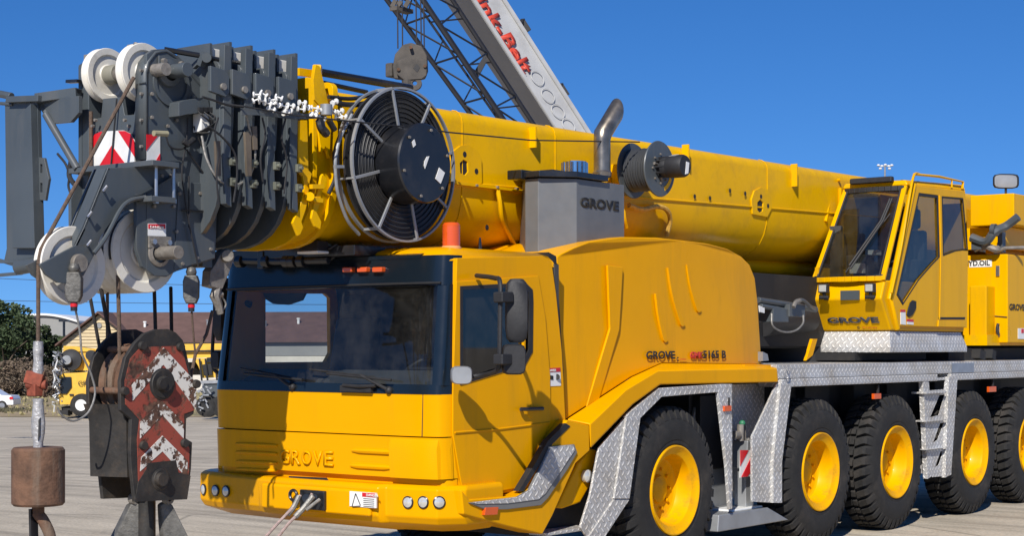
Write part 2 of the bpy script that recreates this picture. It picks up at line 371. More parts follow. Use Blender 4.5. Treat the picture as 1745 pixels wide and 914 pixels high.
# ---- second guard panel
m = MB().plate(Y([(1325,653),(1331,653),(1317,790),(1317,858),(1282,856),(1282,745)], -1.37), (0,.02,0)).build('mudguard_panel', tread, A, bevel=.003)
m = MB().plate(Y([(1331,653),(1349,655),(1333,788),(1333,858),(1318,858),(1318,790)], -1.40), (0,.035,0))
m.build('mudguard_flange', tread, A, bevel=.003)
MB().plate(Y([(1248,656),(1325,653),(1284,744),(1284,850),(1252,850)], -1.12), (0,.02,0)).build('side_recess_panel', tread, A)
MB().plate(Y([(1333,660),(1349,658),(1340,730),(1334,770)], -1.3), (0,.25,0)).build('mudguard_liner', chassis_m, A)
# ---- stabiliser in the recess
m = MB().obox(py(1268,865,-1.2), py(1266,760,-1.2), .14, .12, (0,1,0)).obox(py(1268,800,-1.22), py(1270,752,-1.22), .17, .15, (0,1,0))
sj = m.build('outrigger_box', galv, A, bevel=.01)
m = MB().plate(Y([(1262,768),(1283,768),(1282,812),(1261,815)], -1.31), (0,.006,0)); m.build('reflector_board', whiter, sj)
m = MB().plate(Y([(1262,768),(1276,768),(1262,795)], -1.316), (0,.005,0)).plate(Y([(1283,775),(1283,800),(1274,813),(1264,814)], -1.316), (0,.005,0)); m.build('red_stripe', redp, sj)
m = MB().tube([py(1268,752,-1.22), py(1268,730,-1.22), py(1264,722,-1.22)], .018).cyl(py(1262,752,-1.24), py(1262,724,-1.24), .03).cyl(py(1258,742,-1.24), py(1250,742,-1.24), .035)
m.build('hydraulic_fitting', caststeel, sj)
MB().ball(py(1265,722,-1.24), .028).build('green_cap', mat('green_plastic', (.03,.18,.09), .5), sj)
MB().box(tuple(py(1248,877,-1.3)), tuple(py(1300,862,-1.3)+Vector((0,.2,0)))).build('outrigger_step', wplain, A, bevel=.01)
a, b = py(1218,915,-1.33), py(1340,915,-1.33)
m = MB().loft([[(a.x,-1.36,.28),(b.x,-1.36,.28),(b.x,-.95,.28),(a.x,-.95,.28)], [(a.x+.02,-1.36,.42),(b.x-.38,-1.36,.42),(b.x-.38,-.95,.42),(a.x+.02,-.95,.42)]])
m.build('outrigger_pad', galv, A, bevel=.01)
# ---- ladder
m = MB().plate(Y([(1573,646),(1580,646),(1588,812),(1581,817)], -1.38), (0,.05,0)); lad = m.build('side_ladder', tread, A)
lf = Y([(1580,646),(1617,643),(1613,700),(1611,812),(1588,814)], -1.375)
holes = [Y(q, -1.375) for q in ([(1583,650),(1612,648),(1609,664),(1584,666)], [(1601,674),(1610,673),(1600,708),(1585,712)], [(1602,722),(1609,721),(1598,750),(1590,756)], [(1603,770),(1608,770),(1600,793),(1593,798)])]
MB().plate(lf, (0,.006,0), holes).build('ladder_backing', tread, lad)
for v in (668, 716, 764):
    MB().box(tuple(py(1578,v+4,-1.42)), tuple(py(1613,v-1,-1.42)+Vector((0,.16,0)))).build('rung', tread, lad, bevel=.003)
MB().plate(Y([(1617,643),(1632,640),(1621,810),(1611,815)], -1.41), (0,.05,0)).build('ladder_side_rail', tread, lad, bevel=.003)
for u, v, y in ((1241,697,-1.41),(1496,676,-1.37),(1692,664,-1.37)):
    m = MB().box(tuple(py(u-6,v+5,y)), tuple(py(u+6,v-5,y)+Vector((0,.03,0)))); o = m.build('side_marker_lamp', orange, A, bevel=.004)
    MB().obox(py(u,v-5,y+.02), py(u,v-19,y+.02), .02, .02).build('lamp_bracket', chassis_m, o)
# ---- engine cover
ys = -1.235
side = [(949,437),(975,424),(1005,412),(1060,404),(1150,408),(1205,415),(1240,424),(1262,436),(1278,452),(1287,475),(1291,510),(1298,622),(1128,620),(1077,643),(964,716),(958,600),(950,500)]
P_ = Y(side, ys)
m = MB()
inner = [p+Vector((0,.06,0)) for p in P_]
loops = [P_]
def shrink(pts, k, dy):
    c = sum(pts, Vector())/len(pts)
    out = []
    for p in pts:
        q = p.copy(); q.y = dy; q.x = c.x+(p.x-c.x)*k; q.z = c.z+(p.z-c.z)*k; out.append(q)
    return out
yr = ys+.10
prm = [(949,437,ys+.05),(975,424,ys+.02),(1005,412,ys),(1060,404,ys),(1120,405,ys),(1165,410,ys),(1205,415,ys+.03),(1240,424,ys+.06),(1262,436,yr),(1278,452,yr),(1287,475,yr),(1291,510,yr),(1298,622,yr),(1262,622,ys),(1128,620,ys),(1077,643,ys),(964,716,ys),(957,600,ys+.02),(950,500,ys+.04)]
pv = [py(u,v,y) for u, v, y in prm]; fold = [py(1236,520,ys), py(1250,570,ys)]
nv = len(pv); m = MB()
allv = pv+fold
front1 = [0,1,2,3,4,5,nv,nv+1,13,14,15,16,17,18]; front2 = [5,6,7,8,9,10,11,12,13,nv+1,nv]
def tess(idx): return [tuple(idx[k] for k in t) for t in tessellate_polygon([[allv[k] for k in idx]])]
m.add(allv, tess(front1)+tess(front2))
top_in = [Vector((p.x, .95, p.z)) for p in pv]
rim0 = pv; m.ring(rim0, top_in)
m.add(top_in, [tuple(reversed(range(nv)))])
eng = m.build('engine_cover', yellow, A, bevel=.022, ang=20)
MB().plate(Y([(1062,455),(1036,452),(1040,560),(1000,694),(1021,681),(1056,560)], ys-.007), (0,.02,0)).build('pressed_rib', yellow, eng, bevel=.006)
for a, b in (((1119,501),(1135,580)), ((1140,457),(1164,553)), ((1172,452),(1192,529))):
    n_ = 9; L_, R_ = [], []
    for k in range(n_):
        t = k/(n_-1); u = a[0]+(b[0]-a[0])*(t+.12*math.sin(PI*t)*-1); v = a[1]+(b[1]-a[1])*t; w_ = 1.4+2.6*t
        L_.append((u-w_, v)); R_.append((u+w_, v))
    cap_ = [(b[0]+3.6*math.sin(q), b[1]+4*math.cos(q)) for q in (-1.2,-.6,0,.6,1.2)]
    MB().plate(Y(L_+cap_+R_[::-1], ys-.006), (0,.02,0)).build('pressed_rib', yellow, eng, bevel=.005)
# flared belt along its foot
def P3(u, v, y): return py(u, v, y)
inn = [P3(1298,621,ys), P3(1128,619,ys), P3(1077,642,ys), P3(964,715,ys)]
out = [P3(1325,628,-1.40), P3(1121,632,-1.40), P3(1066,665,-1.40), P3(1006,723,-1.40)]
low = [P3(1326,652,-1.40), P3(1125,656,-1.40), P3(1078,690,-1.40), P3(1006,765,-1.40)]
bk = [P3(1326,652,ys), P3(1125,656,ys), P3(1078,690,ys), P3(1006,765,ys)]
m = MB(); m.loft([[inn[i], out[i], low[i], bk[i]] for i in range(4)])
m.build('flared_sill', yellow, A, bevel=.012)
MB().box((1.2,-1.3,1.53), (1.68,.9,1.66)).build('sill_filler', yellow, A)
# step surround below the door
m = MB().plate(Y([(967,716),(1005,726),(1006,768),(982,790),(962,835),(942,880),(925,912),(860,897),(790,878),(786,835),(800,852),(880,846),(905,830),(935,763)], -1.395), (0,.22,0))
m.build('step_surround', yellow, A, bevel=.012)
m = MB().plate(Y([(937,762),(979,758),(984,772),(968,800),(934,850),(922,862),(866,869),(826,869),(800,858),(882,848),(902,836),(920,800)], -1.41), (0,.02,0))
stp = m.build('step_plate', mat('step_grey_plastic', (.16,.16,.155), .6, var=.1), A, bevel=.004)
MB().plate(Y([(940,762),(977,759),(980,768),(962,795),(930,842),(918,852),(866,859),(812,860),(806,857),(884,848),(904,836),(922,800)], -1.416), (0,.01,0)).build('tread_surface', tread, stp, bevel=.002)
MB().plate(Y([(828,866),(850,865),(848,878),(826,879)], -1.42), (0,.03,0)).build('side_marker_lamp', orange, A, bevel=.003)
MB().plate(Y([(964,722),(934,752),(902,808),(884,838),(892,838),(912,805),(942,757),(972,727)], -1.40), (0,.05,0)).build('door_seal', black, A)
m = MB().plate(Y([(1008,765),(1018,768),(1006,830),(990,858),(960,868),(948,866),(985,790)], -1.30), (0,.3,0)); m.build('lower_wing', yellow, A, bevel=.02)
m = MB().lathe([(.045,.0),(.05,.01),(.048,.035),(.03,.045),(.0005,.047)], py(996,812,-1.3), (0,-1,0), 20); m.build('side_lamp', lens, A)
MB().box(tuple(py(932,915,-1.36)), tuple(py(1010,898,-1.36)+Vector((0,.3,0)))).build('lower_step', tread, A, bevel=.004)
MB().box((-1.75,-1.2,.45), (-.75,1.1,1.05)).build('wheel_arch_inner', chassis_m, A)

# ================================================================== carrier cab
ya = -1.30; yb_ = .93; ym = (ya+yb_)/2; hw = (yb_-ya)/2
def fr(t, z, off=0):
    """front skin of the cab: t -1 (far side) to 1 (near side)"""
    if z < 1.50: x0 = -2.86+ .03*(1.50-z)/.7; dep = .15
    else: x0 = -2.86+.10*(z-1.50)/.85; dep = .15
    w = hw-.03*max(0, z-1.5)
    n = 5
    x = x0+off+dep*(1-(1-min(1, abs(t))**n)**(1/n))
    return Vector((x, ym-w*t, z))
def ts(a, b, n): return [a+(b-a)*i/n for i in range(n+1)]
def skin(t0, t1, z0, z1, thick, off=0, nt=26, nz=4, ease=True):
    m = MB()
    T = ts(t0, t1, nt)
    if ease: T = [math.copysign(1-(1-abs(t))**1.6, t) if abs(t) < 1 else t for t in T]
    rows = []
    for z in ts(z0, z1, nz): rows.append([fr(t, z, off) for t in T])
    inner = []
    for z in ts(z1, z0, nz): inner.append([fr(t, z, off+thick) for t in T])
    allr = rows+inner+[rows[0]]
    m.loft(allr, False, False)
    m.add(rows[0], []); return m
cabo = MB().box((-2.5,ya+.06,.82), (-1.46,yb_-.06,1.02)).build('cab_body', yellow, A, bevel=.01)
K = cabo
skin(-1, 1, 1.215, 1.50, .03).build('bonnet_panel', yellow, K, ang=50)
skin(-1, 1, .93, 1.207, .05, off=-.012).build('grille_panel', yellow, K, ang=50)
skin(-1, 1, .86, .925, .05, off=.03).build('lower_front_panel', yellow, K, ang=50)
# seam lines and pressed louvres
def fpt(u, v, off=-.012):
    """point on the cab front under a bearing"""
    z = CH+(HZ-v)/FPX*10.6
    best = None
    for i in range(-400, 401):
        p = fr(i/400, z, off); d = (p-CAM).dot(FV); uu = CXP+FPX*(p-CAM).dot(RV)/d; vv = HZ-FPX*(z-CH)/d
        e = abs(uu-u)
        if best is None or e < best[0]: best = (e, i/400, d)
    z = CH+(HZ-v)/FPX*best[2]
    return fr(best[1], z, off)
for (u0, v0, u1, v1) in ((600,768,678,772), (598,794,667,798)):
    pts = [fpt(u0+(u1-u0)*k/6, v0+(v1-v0)*k/6) for k in range(7)]
    MB().tube([p+Vector((-.002,0,0)) for p in pts], [.012]+[.02]*5+[.012], 8).build('pressed_louvre', yellow, K)
for v in (757, 771, 787, 800):
    pts = [fpt(402+70*k/6, v+3*k/6) for k in range(7)]
    MB().tube([p+Vector((-.001,0,0)) for p in pts], [.008]+[.013]*5+[.008], 8).build('pressed_louvre', yellow, K)
for k, ch in enumerate('GROVE'):
    p = fpt(478+k*18.5, 791+k*.9, -.016)
    text(ch, p, (0,-1,0), (0,0,1), .105, yellow, K, 'embossed_letter', width=.09, bold=.01, ext=.012)
# lower corner piece standing proud beside the grille
T_ = ts(.62, 1, 12); rows_ = []
for z, o in ((.93,-.028),(1.13,-.034),(1.195,-.012)): rows_.append([fr(t, z, o) for t in T_])
bk_ = [[fr(t, z, .03) for t in T_] for z in (1.195, .93)]
MB().loft(rows_+bk_+[rows_[0]], False, False).build('corner_panel', yellow, K, ang=40)
# corner wing strip seam
m = MB().tube([fpt(719+ (2 if z > 0 else 0), v, .001 if False else -.001) for z, v in ((0,745),(1,668))], .0035, 6); m.build('panel_seam', black, K)
# black windscreen surround and glass
zw0, zw1 = 1.50, 2.28
skin(-1, 1, 1.50, 1.565, .04, off=-.004).build('windscreen_sill', bluegl, K, ang=50)
skin(-1, 1, 2.235, 2.44, .04, off=-.01, nz=4).build('front_header', bluegl, K, ang=50)
skin(-1, -.90, 1.56, 2.24, .05, off=-.003, nt=12, ease=False).build('windscreen_pillar', bluegl, K, ang=50)
skin(.93, 1, 1.56, 2.24, .05, off=-.003, nt=12, ease=False).build('windscreen_pillar', bluegl, K, ang=50)
rows = [[fr(math.copysign(abs(t)**.8, t), z, .012) for t in ts(-.93, .95, 30)] for z in ts(1.555, 2.25, 8)]
MB().loft(rows, False, False).build('windscreen', wglass, K, ang=60)
# header edge trim, marker lamps
m = MB().tube([fr(t, 2.25, -.02) for t in ts(-.96, .96, 24)], .008, 6); m.build('header_trim', black, K)
for u in (594, 619, 645):
    p = px(u, 460, -2.79); m = MB().box((p.x-.02,p.y-.045,p.z-.018), (p.x+.05,p.y+.045,p.z+.018)); m.build('marker_lamp', orange, K, bevel=.008)
# roof
m = MB()
rl = []
for z, o, i in ((2.40,0,0),(2.44,.02,.02),(2.48,.07,.06),(2.505,.16,.14),(2.51,.35,.3)):
    T = [math.sin(k/24*PI/2*.999) for k in range(-24, 25)]
    l = [fr(t, 2.40) for t in T]
    l = [Vector((p.x+o, ym+(p.y-ym)*(1-i/hw), z)) for p in l]
    l += [Vector((-1.50-i*.3, l[-1].y, z)), Vector((-1.50-i*.3, l[0].y, z))]
    rl.append(l)
m.loft(rl); m.build('cab_roof', yellow, K, ang=50)
MB().loft([[fr(t, z, -.014) for t in ts(-.96, .80, 24)] for z in (2.42, 2.445)]+[[Vector((fr(t,2.44).x+.2, fr(t,2.44).y*.97, 2.50)) for t in ts(-.96, .80, 24)]]+[[Vector((fr(t,2.44).x+.34, fr(t,2.44).y*.95, 2.525)) for t in ts(-.93, .78, 24)]], False, False).build('roof_cap', bluegl, K, ang=50)
# side walls with window openings
win = [(788,492),(893,487),(903,497),(905,515),(904,598),(893,618),(850,632),(788,652)]
doorl = [(778,480),(918,470),(930,540),(938,640),(939,716),(908,795),(884,832),(790,848),(782,800),(772,740),(772,668)]
wall = [(779,440),(925,436),(940,445),(948,500),(958,600),(964,716),(905,806),(884,838),(790,850),(776,800),(770,740),(770,668)]
wh = [(785,488),(896,482),(908,494),(909,515),(908,600),(896,622),(850,637),(785,657)]
MB().plate(Y(wall, ya), (0,.04,0), [Y(wh, ya)]).build('cab_side_wall', yellow, K, bevel=.006)
mw = [Vector((p.x+(.05 if i in (0,) else 0), yb_, p.z)) for i, p in enumerate(Y(wall, ya))]; mh = Y([(447,501),(548,501),(556,508),(557,602),(549,617),(447,618)], yb_)
MB().plate(mw, (0,-.04,0), [mh]).build('cab_side_wall', yellow, K, bevel=.006)
MB().box((-1.52,ya+.02,1.0), (-1.47,yb_-.02,2.42)).build('cab_rear_wall', dash, K)
MB().box((-2.55,ya+.04,1.0), (-1.5,yb_-.04,1.06)).build('cab_floor', dash, K)
door = MB().plate(Y(doorl, ya-.014), (0,.012,0), [Y(win, ya-.014)]).build('cab_door', yellow, A, bevel=.005)
MB().plate(Y(wh, ya-.02), (0,.012,0), [Y([(789,494),(892,489),(901,499),(903,515),(902,597),(891,616),(849,630),(789,650)], ya-.02)]).build('window_rubber', black, door)
MB().plate(Y([(782,492),(894,487),(904,497),(905,599),(893,618),(850,633),(782,653)], ya+.01), (0,.004,0)).build('window_pane', sglass, door)
MB().obox(py(893,492,ya-.005), py(892,612,ya-.005), .018, .02, (0,1,0)).build('window_divider', yellow, door)
MB().tube([py(888,698,ya-.05), py(925,697,ya-.05)], .014).tube([py(888,698,ya-.05), py(888,698,ya)], .012).tube([py(924,697,ya-.05), py(924,697,ya)], .012).build('door_handle', blackp, door)
MB().lathe([(.05,.0),(.046,.004),(.0005,.005)], py(905,701,ya-.014), (0,-1,0), 20).build('handle_recess', yellow, door)
MB().tube([py(775,738,ya-.016), py(850,732,ya-.016), py(937,721,ya-.016)], .008, 6).build('door_crease', yellow, door)
MB().plate(Y([(932,628),(955,627),(956,658),(933,659)], ya-.004), (0,.003,0)).build('warning_sticker', wplain, K)
MB().plate(Y([(932,628),(955,627),(955,634),(932,635)], ya-.007), (0,.003,0)).build('red_band', redp, K)
text('DANGER', py(936,634,ya-.008), EX, EZ, .018, wplain, K, width=.085, ext=.001, bold=.03)
m = MB().cyl(py(949,643,ya-.005), py(949,643,ya-.008), .022).plate(Y([(936,640),(943,641),(943,648),(936,647)], ya-.008), (0,.003,0)); m.build('sticker_symbol', darktxt, K)
# gap seal between cab and engine cover
MB().plate(Y([(935,430),(948,437),(958,600),(966,716),(957,716),(950,600),(941,500)], -1.22), (0,2.2,0)).build('cab_gap_seal', black, A)
# interior
m = MB().box((-2.5,ya+.15,1.06), (-2.35,yb_-.15,1.52)); m.loft([[(-2.72,-1.1,1.50),(-2.72,.9,1.50),(-2.40,.9,1.50),(-2.40,-1.1,1.50)], [(-2.68,-1.0,1.56),(-2.68,.8,1.56),(-2.45,.8,1.66),(-2.45,-1.0,1.66)]]); m.build('dashboard', dash, K, bevel=.02)
for yy in (-.75, .55):
    m = MB().box((-2.15,yy-.25,1.35), (-1.75,yy+.25,1.47)).loft([[(-1.78,yy-.24,1.42),(-1.78,yy+.24,1.42),(-1.66,yy+.24,1.42),(-1.66,yy-.24,1.42)], [(-1.70,yy-.2,2.05),(-1.70,yy+.2,2.05),(-1.60,yy+.2,2.05),(-1.60,yy-.2,2.05)]]).box((-1.72,yy-.12,2.07), (-1.62,yy+.12,2.24))
    m.build('cab_seat', bloom, K, bevel=.03)
a = Vector((-2.28,-.75,1.66)); ax = Vector((-.5,0,.86)).normalized(); e1 = Vector((0,1,0)); e2 = ax.cross(e1)
m = MB().tube(circ(a, .22, e1, e2, 28)+[circ(a, .22, e1, e2, 28)[0]], .014, 8).tube([a, a-ax*.3], .03).tube([a+e1*.21, a-e1*.21], .014); m.build('steering_wheel', black, K)
MB().plate([px(u,v,-2.42) for u,v in ((448,500),(520,500),(514,512),(490,520),(465,518),(452,510))], (.02,0,0)).build('sun_visor', dash, K)
# wipers
for pts, hubp in ((((660,664),(615,640),(528,630)), (663,666)), (((497,660),(470,640),(410,628)), (499,660))):
    q = [fpt(u, v, -.05) for u, v in pts]; q[0] = fpt(*pts[0], -.03)
    MB().tube(q[:2], .012).tube([q[1]+Vector((0,.32,.01)), q[1]-Vector((0,.28,.03))], .009).tube([q[1], q[2]], .007).ball(fpt(*hubp, -.01), .028).build('windscreen_wiper', black, K)
m = MB().tube([fpt(585,657,-.04), fpt(612,659,-.05), fpt(640,658,-.04)], .012).box(tuple(fpt(583,668,-.015)-Vector((.02,0,0))), tuple(fpt(636,658,-.015)+Vector((.02,0,0)))); m.build('grab_handle', black, K)
# ---- bumper
def bump(z0, z1, xf, inset=0):
    return None
fp = [(-2.25,-1.38),(-2.66,-1.38),(-2.82,-1.26),(-2.88,-.86),(-2.93,-.82),(-2.93,.3),(-2.90,.36),(-2.86,.90),(-2.80,1.10),(-2.68,1.18),(-2.30,1.18)]
zz = [(.885,0),(.90,.03)]
def fpz(z, inset, drop=0): 
    cx, cy = -2.3, -.06
    return [Vector((x+inset*(1 if x < -2.5 else 0), y-math.copysign(inset, y-cy)*(.6 if abs(y-cy) > 1 else 0), z)) for x, y in fp]
m = MB().loft([fpz(.56, .20), fpz(.62, .03), fpz(.67, 0), fpz(.86, 0), fpz(.885, .03)])
bum = m.build('front_bumper', yellow, A, bevel=.012)
m = MB().loft([[(-2.96,-.78,.66),(-2.96,.28,.66),(-2.7,.28,.66),(-2.7,-.78,.66)], [(-2.96,-.78,.84),(-2.96,.28,.84),(-2.7,.28,.88),(-2.7,-.78,.88)]]).build('bumper_centre', yellow, bum, bevel=.02)
for lst, xx in ((((696,857),(722,857),(748,857)), -2.83), (((348,835),(368,837),(386,838)), -2.84)):
    for u, v in lst:
        best = min((abs((px(u,v,-2.7-k*.01)-Vector((-2.7-k*.01, px(u,v,-2.7-k*.01).y, 0))).x), k) for k in range(30))
        # find where the bearing meets the bumper outline
        hit = None
        for i in range(len(fp)-1):
            p, q = Vector((*fp[i],0)), Vector((*fp[i+1],0)); r = ray(u, v); e = q-p
            den = r.x*e.y-r.y*e.x
            if abs(den) < 1e-9: continue
            t = ((p.x-CAM.x)*e.y-(p.y-CAM.y)*e.x)/den; w = ((p.x-CAM.x)*r.y-(p.y-CAM.y)*r.x)/den
            if 0 <= w <= 1 and (hit is None or t < hit[0]): hit = (t, Vector((-e.y, e.x, 0)).normalized())
        t, nn = hit; p = CAM+ray(u, v)*t
        if nn.x > 0: nn = -nn
        o = MB().lathe([(.041,-.01),(.043,.010),(.036,.014)], p, nn, 24).build('lamp_bezel', blackp, bum)
        MB().lathe([(.037,.004),(.034,.013),(.02,.019),(.0005,.021)], p, nn, 24).build('headlamp', lens, o)
MB().plate([px(u,v,-2.885) for u, v in ((492,812),(557,815),(563,824),(500,824))], (-.004,0,0)).build('notch_shade', black, K)  # flat black plate painting in the shade of the slot above the bumper
a, b = px(511,868,-2.98), px(553,838,-2.98)
m = MB().box((-2.985,b.y,a.z), (-2.9,a.y,b.z)); tow = m.build('towing_socket', blackp, bum, bevel=.008)
m = MB().tube(circ(px(500,845,-3.02), .035, EY, EZ, 14)+[circ(px(500,845,-3.02), .035, EY, EZ, 14)[0]], .012).cyl(px(522,850,-2.98), px(522,850,-3.04), .03).cyl(px(536,848,-2.98), px(536,848,-3.03), .02); m.build('tow_shackle', blackp, tow)
s1 = px(596,838,-2.965); s2 = px(641,867,-2.965)
MB().box((-2.967,s2.y,s2.z), (-2.955,s1.y,s1.z)).build('warning_sticker', wplain, bum)
r1 = px(617,838,-2.97)
MB().box((-2.97,s2.y+.005,s1.z-.03), (-2.958,r1.y,s1.z-.003)).build('red_band', redp, bum)
text('DANGER', (-2.972, r1.y-.04, s1.z-.026), (0,-1,0), EZ, .018, wplain, bum, width=.11, ext=.001, bold=.03)
m = MB()
for k in range(5): m.box((-2.969, s2.y+.015, s1.z-.045-k*.013), (-2.966, r1.y-.01, s1.z-.041-k*.013))
q = px(600,864,-2.97); m.obox(q, px(606,842,-2.97), .006, .003).obox(px(606,842,-2.97), px(614,862,-2.97), .006, .003).obox(q, px(614,863,-2.97), .01, .003); m.build('sticker_print', darktxt, bum)
# far-side and near-side wing pieces
MB().plate([px(u,v,-2.52) for u,v in ((385,728),(374,735),(371,800),(384,808))], (.2,0,0)).build('far_wing', yellow, A, bevel=.01)

# ---- near mirrors
m = MB().tube(bez([py(795,644,-1.46), py(822,640,-1.56), py(846,632,-1.72), py(851,612,-1.76), py(852,540,-1.76), py(852,482,-1.74), py(842,474,-1.6), py(812,470,-1.33)], 6), .016)
arm = m.build('mirror_arm', black, A)
def rbox(c, ex, ey, ez, w, h, d, n=5):
    c, ex, ey, ez = Vector(c), Vector(ex), Vector(ey), Vector(ez)
    loops = []
    for k, (sc, dd) in enumerate(((.82,-.5),(1,-.25),(1,.35),(.9,.5))):
        l = []
        for i in range(24):
            a = 2*PI*i/24; ca, sa = math.cos(a), math.sin(a); r = 1/((abs(ca)**n+abs(sa)**n)**(1/n))
            l.append(c+ex*(w/2*sc*r*ca)+ez*(h/2*sc*r*sa)+ey*(d*dd))
        loops.append(l)
    return MB().loft(loops)
vx = (RV*.95+FV*.1).normalized(); vy = Vector((0,0,1)).cross(vx)
rbox(py(880,530,-1.78), vx, -vy, EZ, .145, .42, .10).build('mirror_housing', black, arm, ang=50)
rbox(py(875,613,-1.80), vx, -vy, EZ, .155, .20, .11).build('mirror_housing', black, arm, ang=50)
MB().obox(py(848,507,-1.77), py(868,507,-1.77), .08, .07).build('mirror_clamp', black, arm, bevel=.01)
MB().obox(py(848,613,-1.79), py(866,613,-1.79), .08, .07).build('mirror_clamp', black, arm, bevel=.01)
rbox(py(786,640,-1.47), vx, -vy, EZ, .14, .12, .12, 4).build('proximity_mirror', galv, arm, ang=50)
# far mirrors
m = MB().tube(bez([px(425,470,-2.55), px(395,466,-2.6), px(372,480,-2.6), px(366,540,-2.6), px(362,600,-2.6), px(366,632,-2.6), px(392,640,-2.55)], 6), .014)
m.tube([px(420,490,-2.55), px(385,478,-2.6)], .02).tube([px(428,520,-2.5), px(386,506,-2.6)], .025)
am = m.build('mirror_arm', black, A)
rbox(px(378,530,-2.62), (0,-1,0), (1,0,0), EZ, .11, .46, .1).build('mirror_housing', black, am, ang=50)
rbox(px(374,614,-2.62), (0,-1,0), (1,0,0), EZ, .10, .14, .1).build('mirror_housing', black, am, ang=50)
# beacon, aerial, work lamp
p = py(769,424,-1.1); z0 = 2.50; p.z = 2.47
bc = MB().lathe([(.0005,0),(.072,0),(.072,.035),(.06,.045),(.0005,.045)], p, EZ, 24).build('beacon_base', mat('pale_orange_plastic', (.68,.32,.12), .4), A)
m = MB().lathe([(.06,.04),(.062,.05)]+[(.061+.002*(k % 2), .055+.012*k) for k in range(12)]+[(.058,.195),(.05,.205),(.0005,.207)], p, EZ, 28); m.build('orange_beacon', orange, bc)
m = MB().cyl(py(818,432,-1.0), py(818,405,-1.0), .018, .006).cyl(py(818,440,-1.0), py(818,425,-1.0), .03, .02); m.build('aerial', blackp, A)
wl = px(533,428,-3.0)
m = MB().loft([[wl+Vector((x*.5,y,.0)) for x,y in ((-.1,-.1),(-.1,.1),(.12,.1),(.12,-.1))], [wl+Vector((x*.5,y,.07)) for x,y in ((-.06,-.08),(-.06,.08),(.15,.08),(.15,-.08))]]); wk = m.build('work_lamp', black, A, bevel=.01)
MB().box(tuple(wl+Vector((-.055,-.1,-.02))), tuple(wl+Vector((.06,.1,-.002)))).build('lamp_lens', wplain, wk, bevel=.006)
MB().tube(bez([px(560,425,-2.95), px(575,418,-2.9), px(568,440,-2.8), px(550,445,-2.8)], 5), .008).build('lamp_cable', black, wk)
m = MB().tube([px(400,444,-2.9), px(470,446,-2.9), px(560,444,-2.9)], .028).box(tuple(px(438,458,-2.93)), tuple(px(448,428,-2.93)+Vector((.08,0,0)))); 
for u in (410, 455, 490, 500, 515): m.cyl(px(u,446,-2.9)-Vector((0,.03,0)), px(u,446,-2.9)+Vector((0,.03,0)), .045)
m.box((-2.92,-.6,2.45), (-2.6,.8,2.52)); m.build('boom_rest_bracket', blackp, A, bevel=.006)
# ================================================================== exhaust box and stack
p0, p1 = py(1064,303,-1.12), py(983,303,-1.12)
p2 = py(917,298,-.92); p3 = Vector((p2.x, px(895,300,p2.x).y, p2.z))
fpt_ = [(p0.x,-1.12),(p1.x,-1.12),(p2.x,-.92),(p2.x,p3.y),(p2.x+.5,-.35),(p0.x,-.35)]
m = MB().loft([[Vector((x,y,z)) for x, y in fpt_] for z in (2.35, 3.095)])
ex = m.build('exhaust_housing', mgrey, A, bevel=.006)
m = MB().plate([Vector((x,y,3.10)) for x, y in ((p2.x-.04,p3.y+.06),(p2.x-.04,-.96),(p1.x-.03,-1.15),(p1.x+.38,-1.15),(p1.x+.38,-.5))], (0,0,.045))
m.box((p2.x-.07,p3.y-.02,3.09), (p2.x+.14,p3.y+.12,3.16)).box((p2.x+.1,-.98,3.14), (p0.x-.1,-.55,3.165)).build('housing_lid', blackp, ex, bevel=.006)
text('GROVE', py(989,353,-1.124), EX, EZ, .078, darktxt, ex, width=.52, bold=.04)
q = py(979,280,-.85); m = MB().cyl((q.x,q.y,3.14), (q.x,q.y,3.27), .095, seg=28)
for k in range(14): a = 2*PI*k/14; m.cyl((q.x+.095*math.cos(a),q.y+.095*math.sin(a),3.15), (q.x+.095*math.cos(a),q.y+.095*math.sin(a),3.262), .012, seg=6)
m.build('chrome_air_intake', chrome, ex)
q = py(1026,290,-.85); q2 = py(1026,232,-.85); q3 = py(1050,190,-.85)
pts = [q-Vector((0,0,.06)), q, Vector((q.x,q.y,q2.z-.03)), Vector((q.x+.01,q.y,q2.z+.02)), q3]
pd_ = (q3-pts[3]).normalized(); q3 = q3-pd_*.05
pts = pts[:-1]+[q3]
m = MB().tube(pts, [.070,.068,.068,.074,.074], 24, cap=False)
for i_ in range(24):     # mouth cut on a slant
    p_ = m.v[4*24+i_]; m.v[4*24+i_] = p_+pd_*((q3.x+.035-p_.x)/pd_.x)
n0 = len(m.v); rimv = [m.v[4*24+i_].copy() for i_ in range(24)]; cen = sum(rimv, Vector())/24
inn_ = [cen+(p_-cen)*.88 for p_ in rimv]; deep = [cen+(p_-cen)*.86-pd_*.14 for p_ in rimv]
m.ring(rimv, inn_).ring(inn_, deep)
MOUTH = deep
m.lathe([(.075,-.05),(.078,-.02),(.064,0)], q, EZ, 24); 
d = (q3-pts[3]).normalized()
m.build('exhaust_pipe', stack_m, ex)
MB().add(MOUTH, [tuple(range(24))]).build('pipe_inside', black, ex)

